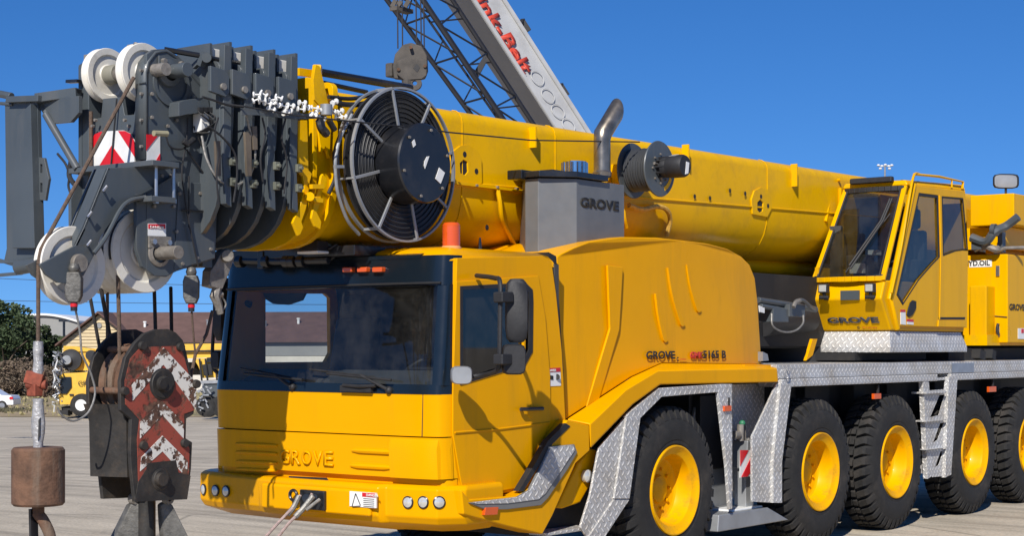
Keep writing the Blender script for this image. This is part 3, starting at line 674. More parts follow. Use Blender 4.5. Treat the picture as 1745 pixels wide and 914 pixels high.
# ================================================================== boom
def sec(x, g=0, n=14, hwm=.52, zsoff=0, rnd=.10, gb=0):
    T, B, Sm = zt(x)+g, zb(x)-g-gb, zs(x)
    h = hwm+g; pts = []
    for k in range(5): a = PI/2*k/4; pts.append(Vector((x, YC-h+rnd-rnd*math.sin(a), T-rnd+rnd*math.cos(a))))
    pts.append(Vector((x, YC-h, Sm+.02)))
    lo = []
    for k in range(n+1):
        a = PI*k/n; lo.append(Vector((x, YC-h*math.copysign(abs(math.cos(a))**.72, math.cos(a)), Sm-(Sm-B)*abs(math.sin(a))**.80)))
    pts += lo; pts.append(Vector((x, YC+h, Sm+.02)))
    for k in range(5): a = PI/2*(1-k/4); pts.append(Vector((x, YC+h-rnd+rnd*math.sin(a), T-rnd+rnd*math.cos(a))))
    return pts
boom = MB().loft([sec(x) for x in (-3.12,-2.0,0,1.37,4.13,6.5,9.6)]).build('main_boom', yboom, A, ang=28)
Bm = boom
# weld seam flange, fittings, pin plates
MB().tube([Vector((x, YC-.525, zs(x)+.005)) for x in (-2.6,-1.0,1.0,4.0,6.4)], .009, 6).build('weld_seam', yboom, Bm)
MB().box((-1.9,YC-.56,zs(-1.5)-.02), (-.4,YC-.515,zs(-1.5)+.0)).build('cable_tray', yboom, Bm)
def pinplate(pts, hole, xx=YC-.535):
    MB().plate(Y(pts, xx), (0,.018,0), [Y(hole, xx)]).build('pin_plate', yboom, Bm, bevel=.004)
    MB().plate(Y([(a,b) for a,b in hole], xx+.012), (0,.002,0)).build('pin_hole', black, Bm)
pinplate([(767,310),(767,275),(772,258),(785,248),(800,247),(813,256),(821,272),(822,312),(815,318),(775,318)], [(784,278),(790,272),(797,276),(798,293),(793,299),(785,295)])
pinplate([(1283,365),(1281,340),(1286,325),(1297,319),(1308,323),(1314,335),(1316,355),(1308,370)], [(1291,345),(1296,340),(1301,346),(1300,360),(1295,363),(1291,358)])
for u, v in ((812,292),(792,263),(1184,335),(1210,338),(1244,325),(1270,330),(1309,351),(1297,335),(830,388)):
    c = py(u, v, YC-.537); MB().lathe([(.0005,0),(.022,0)], c, (0,-1,0), 12).build('bolt_hole', black, Bm)
for u0, v0, v1 in ((905,230,252),(1351,290,318),(1166,258,275)):
    c = py(u0, v0, YC-.53); e = py(u0, v1, YC-.53)
    MB().box((c.x-.008,c.y-.05,e.z), (c.x+.008,c.y+.02,c.z+.06)).build('cable_guide', yboom, Bm)
MB().tube(bez([py(848,322,YC-.55), py(852,345,YC-.56), py(856,375,YC-.53), py(868,400,YC-.45), py(880,425,YC-.35)], 5), .018).build('hose_clamp_strip', yboom, Bm)
MB().tube(bez([py(1072,350,YC-.6), py(1095,357,YC-.6), py(1120,352,YC-.58), py(1136,358,YC-.58), py(1142,375,YC-.55), py(1136,402,YC-.5)], 6), .022).build('wrapped_hose', mat('yellow_oversprayed_hose', (.55,.33,.06), .6, var=.3, scale=30, bump=.5), Bm)
MB().tube(bez([py(1062,345,YC-.58), py(1064,370,YC-.58), py(1068,388,YC-.56)], 5), .016).build('wrapped_hose', yboom, Bm)
for xx_ in (-1.72, -.55, 2.9):
    l = sec(xx_, .003); MB().tube(l[:18]+[], .004, 5, cap=False).build('girth_seam', yboom, Bm)
for xx_ in (-1.6,-1.35,-1.1,-.85,-.6):
    MB().cyl((xx_, YC-.54, zs(xx_)-.01), (xx_, YC-.575, zs(xx_)-.01), .010, seg=6).build('clip', caststeel, Bm)
# yellow front collar of base section
m = MB()
m.loft([sec(-3.34, .05, rnd=.06), sec(-3.30, .05, rnd=.06)]).loft([sec(-3.14, .04, rnd=.06), sec(-3.09, .04, rnd=.06)]).loft([sec(-3.30, .01), sec(-3.12, .01)])
m.build('boom_collar', yboom, Bm, bevel=.004)
def atY(pts, y, th, name, mt, par=Bm, bev=.003, holes=()):
    return MB().plate(Y(pts, y), (0, th, 0), [Y(h, y) for h in holes]).build(name, mt, par, bevel=bev)
yc = YC-.60
atY([(508,402),(499,380),(512,350),(519,320),(516,300),(508,290),(508,205),(524,205),(526,290),(532,296),(528,310),(524,345),(521,358),(514,378),(517,388),(512,400)], yc, .02, 'collar_bracket', yboom)
atY([(537,386),(531,372),(537,340),(545,316),(548,300),(551,296),(558,306),(556,318),(549,325),(545,350),(540,362),(548,378),(546,391)], yc-.02, .02, 'collar_bracket', yboom)
atY([(545,180),(540,205),(548,260),(556,250),(562,270),(565,200),(552,140),(545,112),(538,110),(534,135),(536,170)], yc+.02, .03, 'collar_bracket', yboom)
MB().obox(py(540,116,-.5), py(540,116,.3), .05, .05).obox(py(541,112,-.5), py(539,150,-.52), .06, .05).build('collar_top_beam', yboom, Bm, bevel=.006)
MB().obox(py(508,122,-.45), py(535,126,-.45), .03, .05).build('collar_top_beam', yboom, Bm)
MB().obox(py(532,340,yc-.03), py(548,342,yc-.03), .03, .03).obox(py(530,318,yc-.03), py(550,318,yc-.03), .03, .03).cyl(py(528,335,yc-.01), py(528,335,yc-.05), .03).build('collar_pin', yboom, Bm)
# grey telescope sections with their collars
tel = []
for k, xf in enumerate((-3.57, -3.76, -3.95, -4.12)):
    hwm = .535-.012*k; g = .055
    m = MB()
    m.loft([sec(xf-.035, g, hwm=hwm, rnd=.05), sec(xf+.005, g, hwm=hwm, rnd=.05)])
    m.loft([sec(xf, -.20, hwm=hwm), sec(xf+.26, -.20, hwm=hwm)])
    o = m.build('telescope_section', dgrey, A, bevel=.004); tel.append(o)
    yy = YC-hwm-g-.03
    x0 = xf-.02
    # upright rib, tapering foot, top pad
    MB().plate([Vector((x, yy, z)) for x, z in ((x0,3.72),(x0+.05,3.72),(x0+.06,3.4),(x0+.05,2.95),(x0+.06,2.70),(x0+.01,2.72),(x0-.015,3.0),(x0-.01,3.4))], (0,.05,0)).build('collar_rib', dgrey, o, bevel=.004)
    MB().plate([Vector((x, yy+.04, z)) for x, z in ((x0+.02,3.0),(x0+.10,3.1),(x0+.12,3.38),(x0+.08,3.46),(x0+.03,3.4))], (0,.03,0)).build('collar_gusset', dgrey, o, bevel=.003)
    e = Vector((x0-.0, yy-.015, 3.50))
    MB().plate([e+Vector((-.13,0,.07)), e+Vector((-.02,0,.06)), e+Vector((.03,0,.02)), e+Vector((.03,0,-.08)), e+Vector((0,0,-.11)), e+Vector((-.13,0,-.09))], (0,.03,0)).build('lug_plate', dgrey, o, bevel=.006)
    MB().cyl(e+Vector((-.03,-.015,-.05)), e+Vector((-.03,.05,-.05)), .022, seg=12).build('lug_pin', caststeel, o)
    MB().box((x0-.01, YC-hwm+.05, 3.60), (x0+.10, YC-hwm+.30, 3.715)).build('slide_pad', whitep, o, bevel=.006)
    MB().box((x0-.02, YC-hwm+.03, 3.62), (x0+.0, YC-hwm+.34, 3.74)).box((x0+.10, YC-hwm-.02, 3.55), (x0+.12, YC-hwm+.30, 3.76)).build('pad_holder', dgrey, o)
    for z in (2.99, 2.86): MB().box((x0+.035,yy-.022,z-.026), (x0+.08,yy+.03,z+.026)).cyl((x0+.057,yy-.045,z), (x0+.057,yy,z), .014, seg=8).build('adjuster_block', mat('greenish_primer', (.13,.135,.105), .6, var=.3) if 'greenish_primer' not in MATS else MATS['greenish_primer'], o, bevel=.004)
    for q in range(7):
        a = PI*(.12+.76*q/6)
        pass
# long flat bracket carrying the rollers along the sections
m = MB().plate(Y([(412,184),(500,192),(560,196),(548,202),(500,203),(440,196),(412,196)], YC-.70), (0,.012,0)); m.build('cable_roller_rail', dgrey, A)
rolls = [(438,161),(449,160),(437,170),(447,172),(456,176),(465,170),(475,166),(472,177),(462,186),(485,181),(491,188),(495,180),(487,192),(515,175),(522,182),(513,186),(536,184),(543,190),(534,196),(560,182),(570,174),(566,188),(579,190),(584,198),(577,200),(549,201)]
ax = EX*.9+EY*-.3; ax.normalize()
m_ = MB()
for u, v in rolls:
    c = py(u, v, YC-.73)
    ax = Vector((random.uniform(.4,1), random.uniform(-.7,.2), random.uniform(-.35,.35))).normalized()
    MB().lathe([(.0005,-.026),(.018,-.026),(.019,-.017),(.005,-.012),(.005,.012),(.019,.017),(.018,.026),(.0005,.026)], c, ax, 14).build('cable_roller', wplain, A)
MB().cyl(py(556,178,YC-.75), py(556,196,YC-.75), .04).build('cable_reeler', galv, A)
m = MB().tube(bez([py(545,205,YC-.72), py(548,218,YC-.74), py(556,228,YC-.72)], 4), .03).tube(bez([py(560,205,YC-.70), py(566,215,YC-.70), py(570,222,YC-.70)], 4), .022); m.build('boom_camera', blackp, A)
# ---- rods on top
m = MB().tube([px(280,84,-4.4), px(345,95,-4.2)], .018).tube([px(352,98,-4.2), px(428,112,-3.8), px(440,113,-3.7)], .018).build('top_rail', blackp, A)
MB().tube([py(546,123,-.30), py(700,150,-.30)], .028).tube([py(546,140,.0), py(625,157,.0)], .018).build('top_rail', blackp, A)
m = MB().obox(px(343,112,-4.2), px(350,90,-4.2), .05, .04).obox(px(330,114,-4.2), px(345,100,-4.2), .03, .03).cyl(px(352,98,-4.25), px(352,98,-4.12), .03); m.build('rail_clamp', dgrey, A)

# ---- large hose reel on the boom
rc = py(668,283,-.72); R0 = .535
def reelring(y, r, t): return MB().lathe([(r-t,-.012),(r,-.012),(r,.012),(r-t,.012),(r-t,-.012)], (rc.x,y,rc.z), (0,-1,0), 64)
reel = MB().lathe([(.0005,-.0),(.52,0),(.52,.02),(.0005,.02)], (rc.x,-.745,rc.z), (0,-1,0), 64).build('hose_reel', black, A)
m = reelring(-.835, R0, .014)
m.build('reel_rim', galv, reel)
reelring(-.70, R0-.0, .014).build('reel_rim', galv, reel)
m = MB()
for k in range(22):
    r = .285+.0108*k
    c = [(rc.x+r*math.cos(2*PI*i/64), -.805+.006*math.sin(k*2.1), rc.z+r*math.sin(2*PI*i/64)) for i in range(65)]
    m.tube(c, .0062, 6, cap=False)
m.lathe([(.28,0),(.52,0)], (rc.x,-.79,rc.z), (0,-1,0), 64)
m.build('wound_hose', mat('black_hose', (.022,.022,.023), .45, var=.2, coat=.1), reel)
for k in range(8):
    a = 2*PI*(k+.32)/8; d = Vector((math.cos(a),0,math.sin(a))); c = Vector((rc.x,-.84,rc.z))
    MB().obox(c+d*.26, c+d*(R0-.008), .021, .014, (0,1,0)).obox(c+d*(R0-.008), c+d*(R0-.008)+Vector((0,.15,0)), .022, .014, (0,0,1) if abs(d.z) < .7 else (1,0,0)).build('reel_spoke', galv, reel, bevel=.003)
hubd = MB().lathe([(.272,-.0),(.275,.02),(.275,.205),(.266,.215),(.0005,.216)], (rc.x,-.81,rc.z), (0,-1,0), 56).build('spring_housing', blackp, reel, ang=24)
yf = -1.032
def onhub(dx, dz): return Vector((rc.x+dx, yf, rc.z+dz))
MB().plate([onhub(-.13,.095), onhub(-.105,.115), onhub(-.12,.15), onhub(-.145,.13)], (0,.004,0)).build('reel_sticker', wplain, hubd)
MB().plate([onhub(.10,-.10), onhub(.14,-.02), onhub(.20,-.05), onhub(.155,-.13)], (0,.004,0)).build('reel_sticker', wplain, hubd)
MB().plate([onhub(-.01,-.04), onhub(.02,.02), onhub(.035,.05), onhub(.01,.045), onhub(-.015,.01), onhub(-.02,-.02)], (0,.004,0)).build('reel_sticker', wplain, hubd)
m = MB()
for k in range(6):
    a = 2*PI*k/6+.3; c = onhub(.235*math.cos(a), .235*math.sin(a)); m.cyl(c+EY*.004, c-EY*.008, .010, seg=6)
m.build('housing_bolt', caststeel, hubd)
# guard tube left of the reel and feed hoses
m = MB().tube(bez([py(572,300,-.74), py(576,330,-.74), py(592,375,-.72), py(612,400,-.7)], 5), .012).tube(bez([py(572,300,-.74), py(572,270,-.74), py(580,235,-.74), py(600,195,-.74)], 5), .012).obox(py(570,284,-.8), py(585,284,-.8), .02, .02)
m.build('reel_guard', galv, reel)
m = MB().tube(bez([py(565,172,-.68), py(590,178,-.68), py(625,175,-.7), py(660,152,-.7)], 6), .018).tube(bez([py(560,165,-.66), py(600,168,-.66), py(640,160,-.66)], 6), .014).tube(bez([py(600,190,-.72), py(582,225,-.7), py(570,262,-.68), py(572,300,-.68), py(560,330,-.66)], 6), .014)
m.build('feed_hose', black, A)

# ---- small cable reel
sc = py(1122,288,-1.0); xx = sc.x
m = MB().lathe([(.0005,0),(.228,0),(.232,.008),(.228,.016),(.20,.018),(.0005,.018)], (xx,-1.0,sc.z), (0,-1,0), 48)
sr = m.build('cable_reel', dgrey, A)
MB().lathe([(.0005,0),(.228,0),(.232,.008),(.228,.016),(.0005,.016)], (xx,-.74,sc.z), (0,-1,0), 48).build('reel_flange', dgrey, sr)
m = MB()
for k in range(13):
    y = -.77-.017*k; r = .175-.004*(k % 3); m.lathe([(r-.006,-.009),(r+.006,0),(r-.006,.009)], (xx,y,sc.z), (0,-1,0), 36)
m.build('wound_cable', mat('cable_sheath', (.045,.047,.05), .5), sr)
m = MB().lathe([(.06,0),(.06,.05),(.085,.05),(.088,.10),(.075,.12)], (xx,-1.01,sc.z+.01), (0,-1,0), 24).lathe([(.09,.10),(.094,.12),(.094,.23),(.085,.25),(.0005,.252)], (xx,-1.01,sc.z+.01), (0,-1,0), 32)
for k in range(10):
    a = 2*PI*k/10; m.obox((xx+.08*math.cos(a),-1.02,sc.z+.01+.08*math.sin(a)), (xx+.08*math.cos(a),-1.12,sc.z+.01+.08*math.sin(a)), .012, .018, (math.cos(a),0,math.sin(a)))
mo = m.build('reel_motor', black, sr, ang=40)
m = MB().plate([Vector((xx+x,-1.264,sc.z+z)) for x, z in ((-.005,-.06),(.04,-.05),(.055,.04),(.01,.045))], (0,.004,0)); m.build('reel_sticker', wplain, mo)
m = MB().add([Vector((xx-.05,-1.13,sc.z+.092)), Vector((xx-.05,-1.2,sc.z+.092)), Vector((xx+.0,-1.2,sc.z+.107)), Vector((xx+.0,-1.13,sc.z+.107))], [(0,1,2,3)]); m.build('reel_sticker', wplain, mo)
m = MB().plate([Vector((xx+.19*math.cos(a),-1.02,sc.z+.19*math.sin(a))) for a in (-.4,-.6,-.8,-1.0,-1.2)]+[Vector((xx+.155*math.cos(a),-1.02,sc.z+.155*math.sin(a))) for a in (-1.2,-1.0,-.8,-.6,-.4)], (0,.003,0)); m.build('flange_slot', yboom, sr)
m = MB()
for k in range(8): a = 2*PI*k/8; m.cyl((xx+.12*math.cos(a),-1.016,sc.z+.12*math.sin(a)), (xx+.12*math.cos(a),-1.03,sc.z+.12*math.sin(a)), .009, seg=6)
for k in range(3): a = 2*PI*k/3+.4; m.tube([(xx+.05*math.cos(a),-1.022,sc.z+.05*math.sin(a)), (xx+.11*math.cos(a+.3),-1.026,sc.z+.11*math.sin(a+.3))], .012)
m.build('reel_bolts', caststeel, sr)
MB().box((xx-.06,-.74,sc.z-.1), (xx+.06,-.50,sc.z+.06)).build('reel_bracket', yboom, A)
# control cable strung along the boom
MB().tube([py(1090,242,-.9), py(905,239,-.85), py(760,225,-.95), py(740,221,-.95), py(600,207,-.92), py(500,196,-.82), py(415,181,-.78), py(372,176,-.62)], .0055, 6).build('control_cable', black, A)

# ================================================================== superstructure
m = MB().cyl((4.4,YC,1.60), (4.4,YC,1.82), .72, seg=48); m.build('slewing_ring', chassis_m, A)
m = MB().box((2.3,YC-.55,1.82), (8.2,YC-.50,2.52)).box((2.3,YC+.50,1.82), (8.2,YC+.55,2.52)).box((2.3,-.5,1.80), (8.2,.5,1.86)).box((6.0,-.5,1.86), (8.3,.5,3.0)).box((2.6,YC+.3,1.86), (2.7,YC+.5,2.75))
m.build('slewing_platform', chassis_m, A)
m = MB().cyl((.9,YC,2.12), (5.5,YC,2.2), .15, seg=28).cyl((.75,YC-.05,2.1), (1.0,YC-.05,2.1), .19); m.build('luffing_cylinder', blackp, A)
MB().cyl(py(1300,552,-.60), py(1378,545,-.60), .125, seg=28).build('hydraulic_accumulator', black, A)
m = MB().tube([py(1292,512,-1.0), py(1345,520,-1.0), py(1390,528,-1.0)], .03).tube([py(1296,522,-1.02), py(1340,530,-1.02)], .025)
m.box(tuple(py(1318,549,-1.05)), tuple(py(1344,527,-1.05)+Vector((0,.15,0)))).box(tuple(py(1346,540,-1.07)), tuple(py(1372,520,-1.07)+Vector((0,.15,0))))
m.tube(bez([py(1352,524,-1.1), py(1356,514,-1.1), py(1368,512,-1.1), py(1380,522,-1.08), py(1390,528,-1.0)], 5), .018)
m.build('valve_block', dgrey, A, bevel=.004)
MB().tube(bez([py(1315,535,-1.1), py(1317,556,-1.12), py(1335,566,-1.12), py(1355,564,-1.12), py(1368,552,-1.12), py(1369,538,-1.1)], 6), .009).build('hydraulic_hose', steelrope, A)
MB().tube(bez([py(1352,524,-1.12), py(1356,516,-1.12), py(1363,513,-1.12)], 5), .02).build('pipe_elbow', caststeel, A)
MB().plate(Y([(1294,521),(1303,525),(1303,534),(1295,532)], -1.04), (0,.01,0)).build('label_plate', wplain, A)
MB().plate(Y([(1385,578),(1393,578),(1385,606),(1374,615)], -1.0), (0,.03,0)).build('platform_bracket', yellow, A)
MB().plate(Y([(1300,600),(1308,604),(1310,615),(1300,616)], -1.2), (0,.05,0)).build('lifting_eye', galv, A)
for zz_ in (1.90, 2.25): pass
# boom underside rest / lower yellow member behind the engine cover
m = MB().tube([py(1262,452,-.12), py(1395,462,-.12)], .08, 16).plate(Y([(1326,455),(1336,455),(1337,600),(1326,600)], .3), (0,.05,0)); m.build('boom_support', yboom, A)
# ---- counterweight end and tanks on the right
def front_box(name, uL, uN, vT, vB, x, ynear, depth, mt, par=A, bev=.015):
    a = px(uL, vT, x); b = px(uN, vT, x); zb_ = px(uN, vB, x).z
    return MB().box((x, min(ynear, b.y) if ynear is None else ynear, zb_), (x+depth, a.y, b.z)).build(name, mt, par, bevel=bev)
xb = 7.2
q = px(1728,330,xb); front_box('winch_cover', 1653, 1728, 329, 383, xb, q.y, 2.5, ysup)
q = px(1717,432,xb-.05); hy = front_box('hydraulic_tank', 1640, 1717, 433, 585, xb-.05, q.y, 2.6, ysup)
q2_ = px(1717,432,xb-.05)
front_box('tool_locker', 1652, 1681, 487, 584, 6.9, px(1681,487,6.9).y, .3, ysup)
xs_ = xb-.055
a, b = px(1652,456,xs_), px(1690,443,xs_)
MB().box((xs_,b.y,a.z), (xs_+.004,a.y,b.z)).build('label_plate', wplain, hy)
text('HYD.OIL', px(1643,454,xs_-.002), (0,-1,0), EZ, .062, darktxt, hy, width=abs(px(1643,454,xs_).y-px(1687,454,xs_).y), bold=.03)
yn = q2_.y-.003
text('GROVE', py(1720,529,yn), EX, EZ, .075, darktxt, hy, width=py(1746,529,yn).x-py(1720,529,yn).x, bold=.03)
MB().plate(Y([(1735,560),(1760,560),(1760,579),(1735,578)], yn-.002), (0,.004,0)).build('warning_sticker', wplain, hy)
MB().plate(Y([(1741,561),(1745,561),(1745,568),(1741,568)], yn-.006), (0,.004,0)).build('red_mark', redp, hy)
MB().tube([px(1681,538,xs_), px(1716,541,xs_)], .006).build('panel_seam', black, hy)
for u, v in ((1700,462),(1700,566)):
    a, b = px(u-3,v+9,xs_-.01), px(u+3,v-9,xs_-.01); MB().box((xs_-.012,b.y,a.z), (xs_+.0,a.y,b.z)).build('latch_plate', steel, hy, bevel=.003)
MB().tube(bez([px(1701,552,xs_-.02), px(1699,562,xs_-.03), px(1702,572,xs_-.02)], 4), .018).build('latch', black, hy)
MB().box((6.8,-1.2,1.83), (10,.9,1.95)).build('superstructure_base', yboom, A)
MB().box((7.35,-1.2,2.95), (10,.8,3.2)).build('engine_deck', yboom, A)
m = MB().tube(bez([px(1655,405,7.0), px(1680,412,7.0), px(1695,395,7.0), px(1715,385,7.1), px(1735,370,7.1)], 6), .05).box(tuple(px(1672,425,7.0)), tuple(px(1655,408,7.0)+Vector((.2,0,0)))).box(tuple(px(1708,430,7.2)), tuple(px(1700,395,7.2)+Vector((.1,0,0))))
m.cyl(px(1690,392,7.0), px(1697,392,7.0), .07); m.build('hydraulic_pump', dgrey, A)
m = MB().tube(bez([px(1660,425,7.05), px(1675,418,7.05), px(1695,425,7.05), px(1700,424,7.1)], 6), .04).tube([px(1702,428,7.2), px(1712,423,7.2), px(1745,422,7.4)], .02); m.build('oil_pipe', caststeel, A)
m = MB().box((7.5,-1.0,2.9), (9.5,-.9,3.35)).box((7.6,-.6,2.9), (9,.6,3.45)); m.build('winch_frame', yboom, A)
rm = px(1714,309,7.6)
mm = MB().tube([rm-Vector((0,0,.8)), rm], .015).build('mirror_post', black, A)
rbox(rm, vx, -vy, EZ, .30, .17, .07, 5).build('rear_mirror', black, mm, ang=50)
rbox(rm-vy*-.0+(CAM-rm).normalized()*.045, vx, -vy, EZ, .27, .145, .01, 5).build('mirror_glass', galv, mm, ang=50)
MB().box((5.3,YC-.6,1.662), (10.5,YC+.6,1.83)).box((6.2,-1.0,1.66), (9.5,-.7,1.80)).build('turntable_skirt', chassis_m, A)
for u0, u1 in ((1663,1672),(1684,1690)): MB().obox(py(u0,603,-1.25), py(u1,607,-1.25), .1, .1).build('deck_fitting', chassis_m, A)

# ================================================================== operator cab
yo = -1.36; yi = -.50
prof = [(1532,559),(1523,564),(1510,509),(1513,490),(1551,313),(1558,308),(1645,322),(1649,430),(1648,560)]
Pn = Y(prof, yo)
def off(pts, y): return [Vector((p.x, y, p.z)) for p in pts]
oc = thing  # (alias kept short)
# lower body: solid below the glass
wz = py(1514,473,yo).z
lowp = Y([(1534,560),(1523,564),(1510,509),(1514,474)], yo)
xr = Pn[-1].x; xfm = lowp[-1].x
body = MB().loft([[Vector((lowp[1].x,yo+.03,lowp[1].z)), Vector((xr,yo+.03,lowp[1].z)), Vector((xr,yi,lowp[1].z)), Vector((lowp[1].x,yi,lowp[1].z))],
   [Vector((lowp[2].x-.05,yo+.03,lowp[2].z)), Vector((xr,yo+.03,lowp[2].z)), Vector((xr,yi-.05,lowp[2].z)), Vector((lowp[2].x-.02,yi-.05,lowp[2].z))],
   [Vector((lowp[3].x-.01,yo+.03,lowp[3].z-.02)), Vector((xr,yo+.03,lowp[3].z-.02)), Vector((xr,yi-.05,lowp[3].z-.02)), Vector((lowp[3].x,yi-.05,lowp[3].z-.02))]]).build('operator_cab', ysup, A, bevel=.02)
OC = body
xt = Pn[4].x; ztp = Pn[4].z
# windscreen plane from bottom edge to top edge
b0 = Vector((lowp[3].x-.01, yo+.05, wz-.02)); b1 = Vector((lowp[3].x-.0, yi-.05, wz-.02)); t0_ = Vector((xt, yo+.05, ztp-.02)); t1_ = Vector((xt, yi-.16, ztp-.02))
def lerp(a, b, t): return a+(b-a)*t
def wsc(s, t, o=0):
    p = lerp(lerp(b0, b1, s), lerp(t0_, t1_, s), t); p.x -= .07*math.sin(PI*s)*(1-.3*t)+o; return p
rows = [[wsc(i/14, t, 0) for i in range(15)] for t in ts(0, 1, 8)]
MB().loft(rows, False, False).build('front_window', cglass, OC, ang=60)
# frame strips round it: sill, pillars, top
def strip(ss, name, wd, mt, th=.03):
    m = MB()
    for (s0, t0_1), (s1, t1_1) in zip(ss[:-1], ss[1:]): m.obox(wsc(s0,t0_1,.012), wsc(s1,t1_1,.012), wd, th, (1,0,0))
    return m.build(name, mt, OC, bevel=.006)
strip([(0,-.01),(0,1.0)], 'front_pillar', .05, ysup); strip([(1,-.01),(1,1.0)], 'front_pillar', .045, ysup)
strip([(.05,0.02),(.05,.97)], 'window_seal', .018, black); strip([(.95,.02),(.95,.97)], 'window_seal', .018, black)
strip([(i/10,.01+.0*i) for i in range(11)], 'window_sill', .05, ysup)
strip([(i/10,.045-.03*math.sin(PI*i/10)) for i in range(11)], 'window_seal', .02, black)
strip([(i/10,.975) for i in range(11)], 'header_strip', .05, black)
# roof
m = MB().loft([[Vector((xt-.03,yo+.01,ztp-.02)), Vector((xr,yo+.01,py(1646,322,yo).z-.02)), Vector((xr,yi-.1,py(1646,322,yo).z-.02)), Vector((xt-.05,yi-.13,ztp-.02))],
  [Vector((xt-.02,yo+.04,ztp+.04)), Vector((xr,yo+.04,py(1646,322,yo).z+.05)), Vector((xr,yi-.1,py(1646,322,yo).z+.05)), Vector((xt-.03,yi-.15,ztp+.04))]]); m.build('operator_cab_roof', ysup, OC, bevel=.02)
a, b = px(1452,309,xt-.03), px(1524,309,xt-.03)
MB().obox(Vector((xt-.06,a.y,ztp+.05)), Vector((xt-.06,b.y,ztp+.05)), .07, .06).build('sunblind_housing', black, OC, bevel=.015)
MB().tube([py(1538,312,-1.2), py(1533,318,-1.2)], .04).build('roof_lamp', black, OC)
# door side with openings
sidep = Y([(1560,316),(1645,325),(1650,430),(1648,559),(1534,556),(1520,511)], yo)
w1 = Y([(1566,329),(1598,333),(1601,438),(1585,455),(1565,478),(1549,503),(1538,520),(1528,503)], yo)
w2 = Y([(1605,335),(1641,338),(1649,425),(1628,428),(1607,436)], yo)
dr = MB().plate(sidep, (0,.035,0), [w1, w2]).build('operator_cab_door', ysup, A, bevel=.006)
for w in (w1, w2):
    c = sum(w, Vector())/len(w); inner_ = [c+(p-c)*.955 for p in w]
    for p in inner_: p.y = yo
    MB().plate([p-EY*.004 for p in w], (0,.01,0), [[p-EY*.004 for p in inner_]]).build('window_seal', black, dr)
    MB().add([p+EY*.015 for p in w], [tuple(range(len(w)))]).build('window_pane', cglass, dr)
MB().tube([py(1601,333,yo-.004), py(1603,437,yo-.004), py(1601,545,yo-.004)], .006, 6).build('door_seam', ysup, dr)
MB().plate(Y([(1600,541),(1645,541),(1644,545),(1600,545)], yo-.003), (0,.006,0)).build('sill_slot', black, dr)
MB().plate(Y([(1600,546),(1645,546),(1644,558),(1599,557)], yo-.014), (0,.014,0)).build('sill_panel', ysup, dr, bevel=.003)
MB().plate(Y([(1556,512),(1562,514),(1562,525),(1556,537),(1550,541),(1546,537),(1549,525),(1552,516)], yo-.012), (0,.014,0)).build('door_handle', black, dr, bevel=.005)
MB().plate(Y([(1535,528),(1543,528),(1544,554),(1535,553)], yo-.004), (0,.004,0)).plate(Y([(1546,544),(1557,545),(1557,554),(1546,553)], yo-.004), (0,.004,0)).build('warning_sticker', wplain, dr)
MB().plate(Y([(1535,528),(1543,528),(1543,532),(1535,532)], yo-.007), (0,.004,0)).plate(Y([(1546,544),(1557,545),(1557,549),(1546,548)], yo-.007), (0,.004,0)).build('red_band', redp, dr)
# corner pillar between front and side
MB().tube([py(1556,314,yo+.02), py(1516,509,yo+.02), py(1528,560,yo+.03)], .035, 12).build('corner_pillar', ysup, OC)
MB().tube(bez([py(1519,500,yo-.04), py(1536,420,yo-.04), py(1553,318,yo-.04), py(1559,297,yo-.02), py(1566,296,yo+.02)], 6), .011).build('grab_rail', ysup, OC)
MB().tube([py(1552,318,yo-.02), py(1558,297,yo), py(1600,301,yo), py(1641,310,yo), py(1640,322,yo)], .014).tube([py(1622,306,yo), py(1622,320,yo)], .01).build('roof_rail', ysup, OC)
MB().tube(bez([px(1432,306,xt-.02), px(1424,312,xt-.03), px(1412,350,xt-.2), px(1407,378,xt-.3)], 6), .016).build('grab_rail', ysup, OC)
# rear and far walls
MB().box((xr-.04,yo+.04,wz), (xr,yo+.30,ztp-.1)).box((xr-.04,yi-.3,wz), (xr,yi-.05,ztp-.1)).box((xr-.04,yo+.04,wz-.05), (xr,yi-.05,wz+.15)).build('rear_wall', ysup, OC)
m = MB().box((xt+.0,yi-.1,wz-.02), (xt+.05,yi-.06,ztp)).box((xr-.5,yi-.1,wz-.02), (xr,yi-.06,ztp)).box((xfm,yi-.1,wz-.02), (xr,yi-.06,wz+.12)); m.build('far_side_frame', ysup, OC)
MB().add([Vector((xt+.05,yi-.08,wz)), Vector((xr-.05,yi-.08,wz)), Vector((xr-.05,yi-.08,ztp)), Vector((xt+.05,yi-.08,ztp))], [(0,1,2,3)]).build('far_window', cglass, OC)
# seat, console, wipers
m = MB().box((4.75,-1.15,wz-.1), (5.2,-.72,wz+.08)).loft([[(5.18,-1.16,wz),(5.18,-.71,wz),(5.30,-.71,wz),(5.30,-1.16,wz)],[(5.28,-1.12,wz+.55),(5.28,-.75,wz+.55),(5.38,-.75,wz+.55),(5.38,-1.12,wz+.55)]]).box((5.28,-1.05,wz+.57), (5.38,-.82,wz+.78)).box((4.75,-1.28,wz), (5.1,-1.18,wz+.22)).box((4.75,-.7,wz), (5.1,-.6,wz+.22)); m.build('operator_seat', bloom, OC, bevel=.03)
m = MB().box((4.2,-1.0,wz-.05), (4.35,-.75,wz+.25)); m.build('control_console', dash, OC, bevel=.01)
for y_ in (-1.23, -.65): MB().tube([(4.8,y_,wz+.2),(4.78,y_,wz+.36)], .015).build('joystick', black, OC)
MB().box((4.15,-.72,wz+.0), (4.2,-.60,wz+.55)).build('display_post', dash, OC)
MB().box((4.13,-.98,wz+.06), (4.18,-.83,wz+.16)).box((4.3,-1.05,wz+.25), (4.4,-.95,wz+.3)).build('control_papers', wplain, OC)
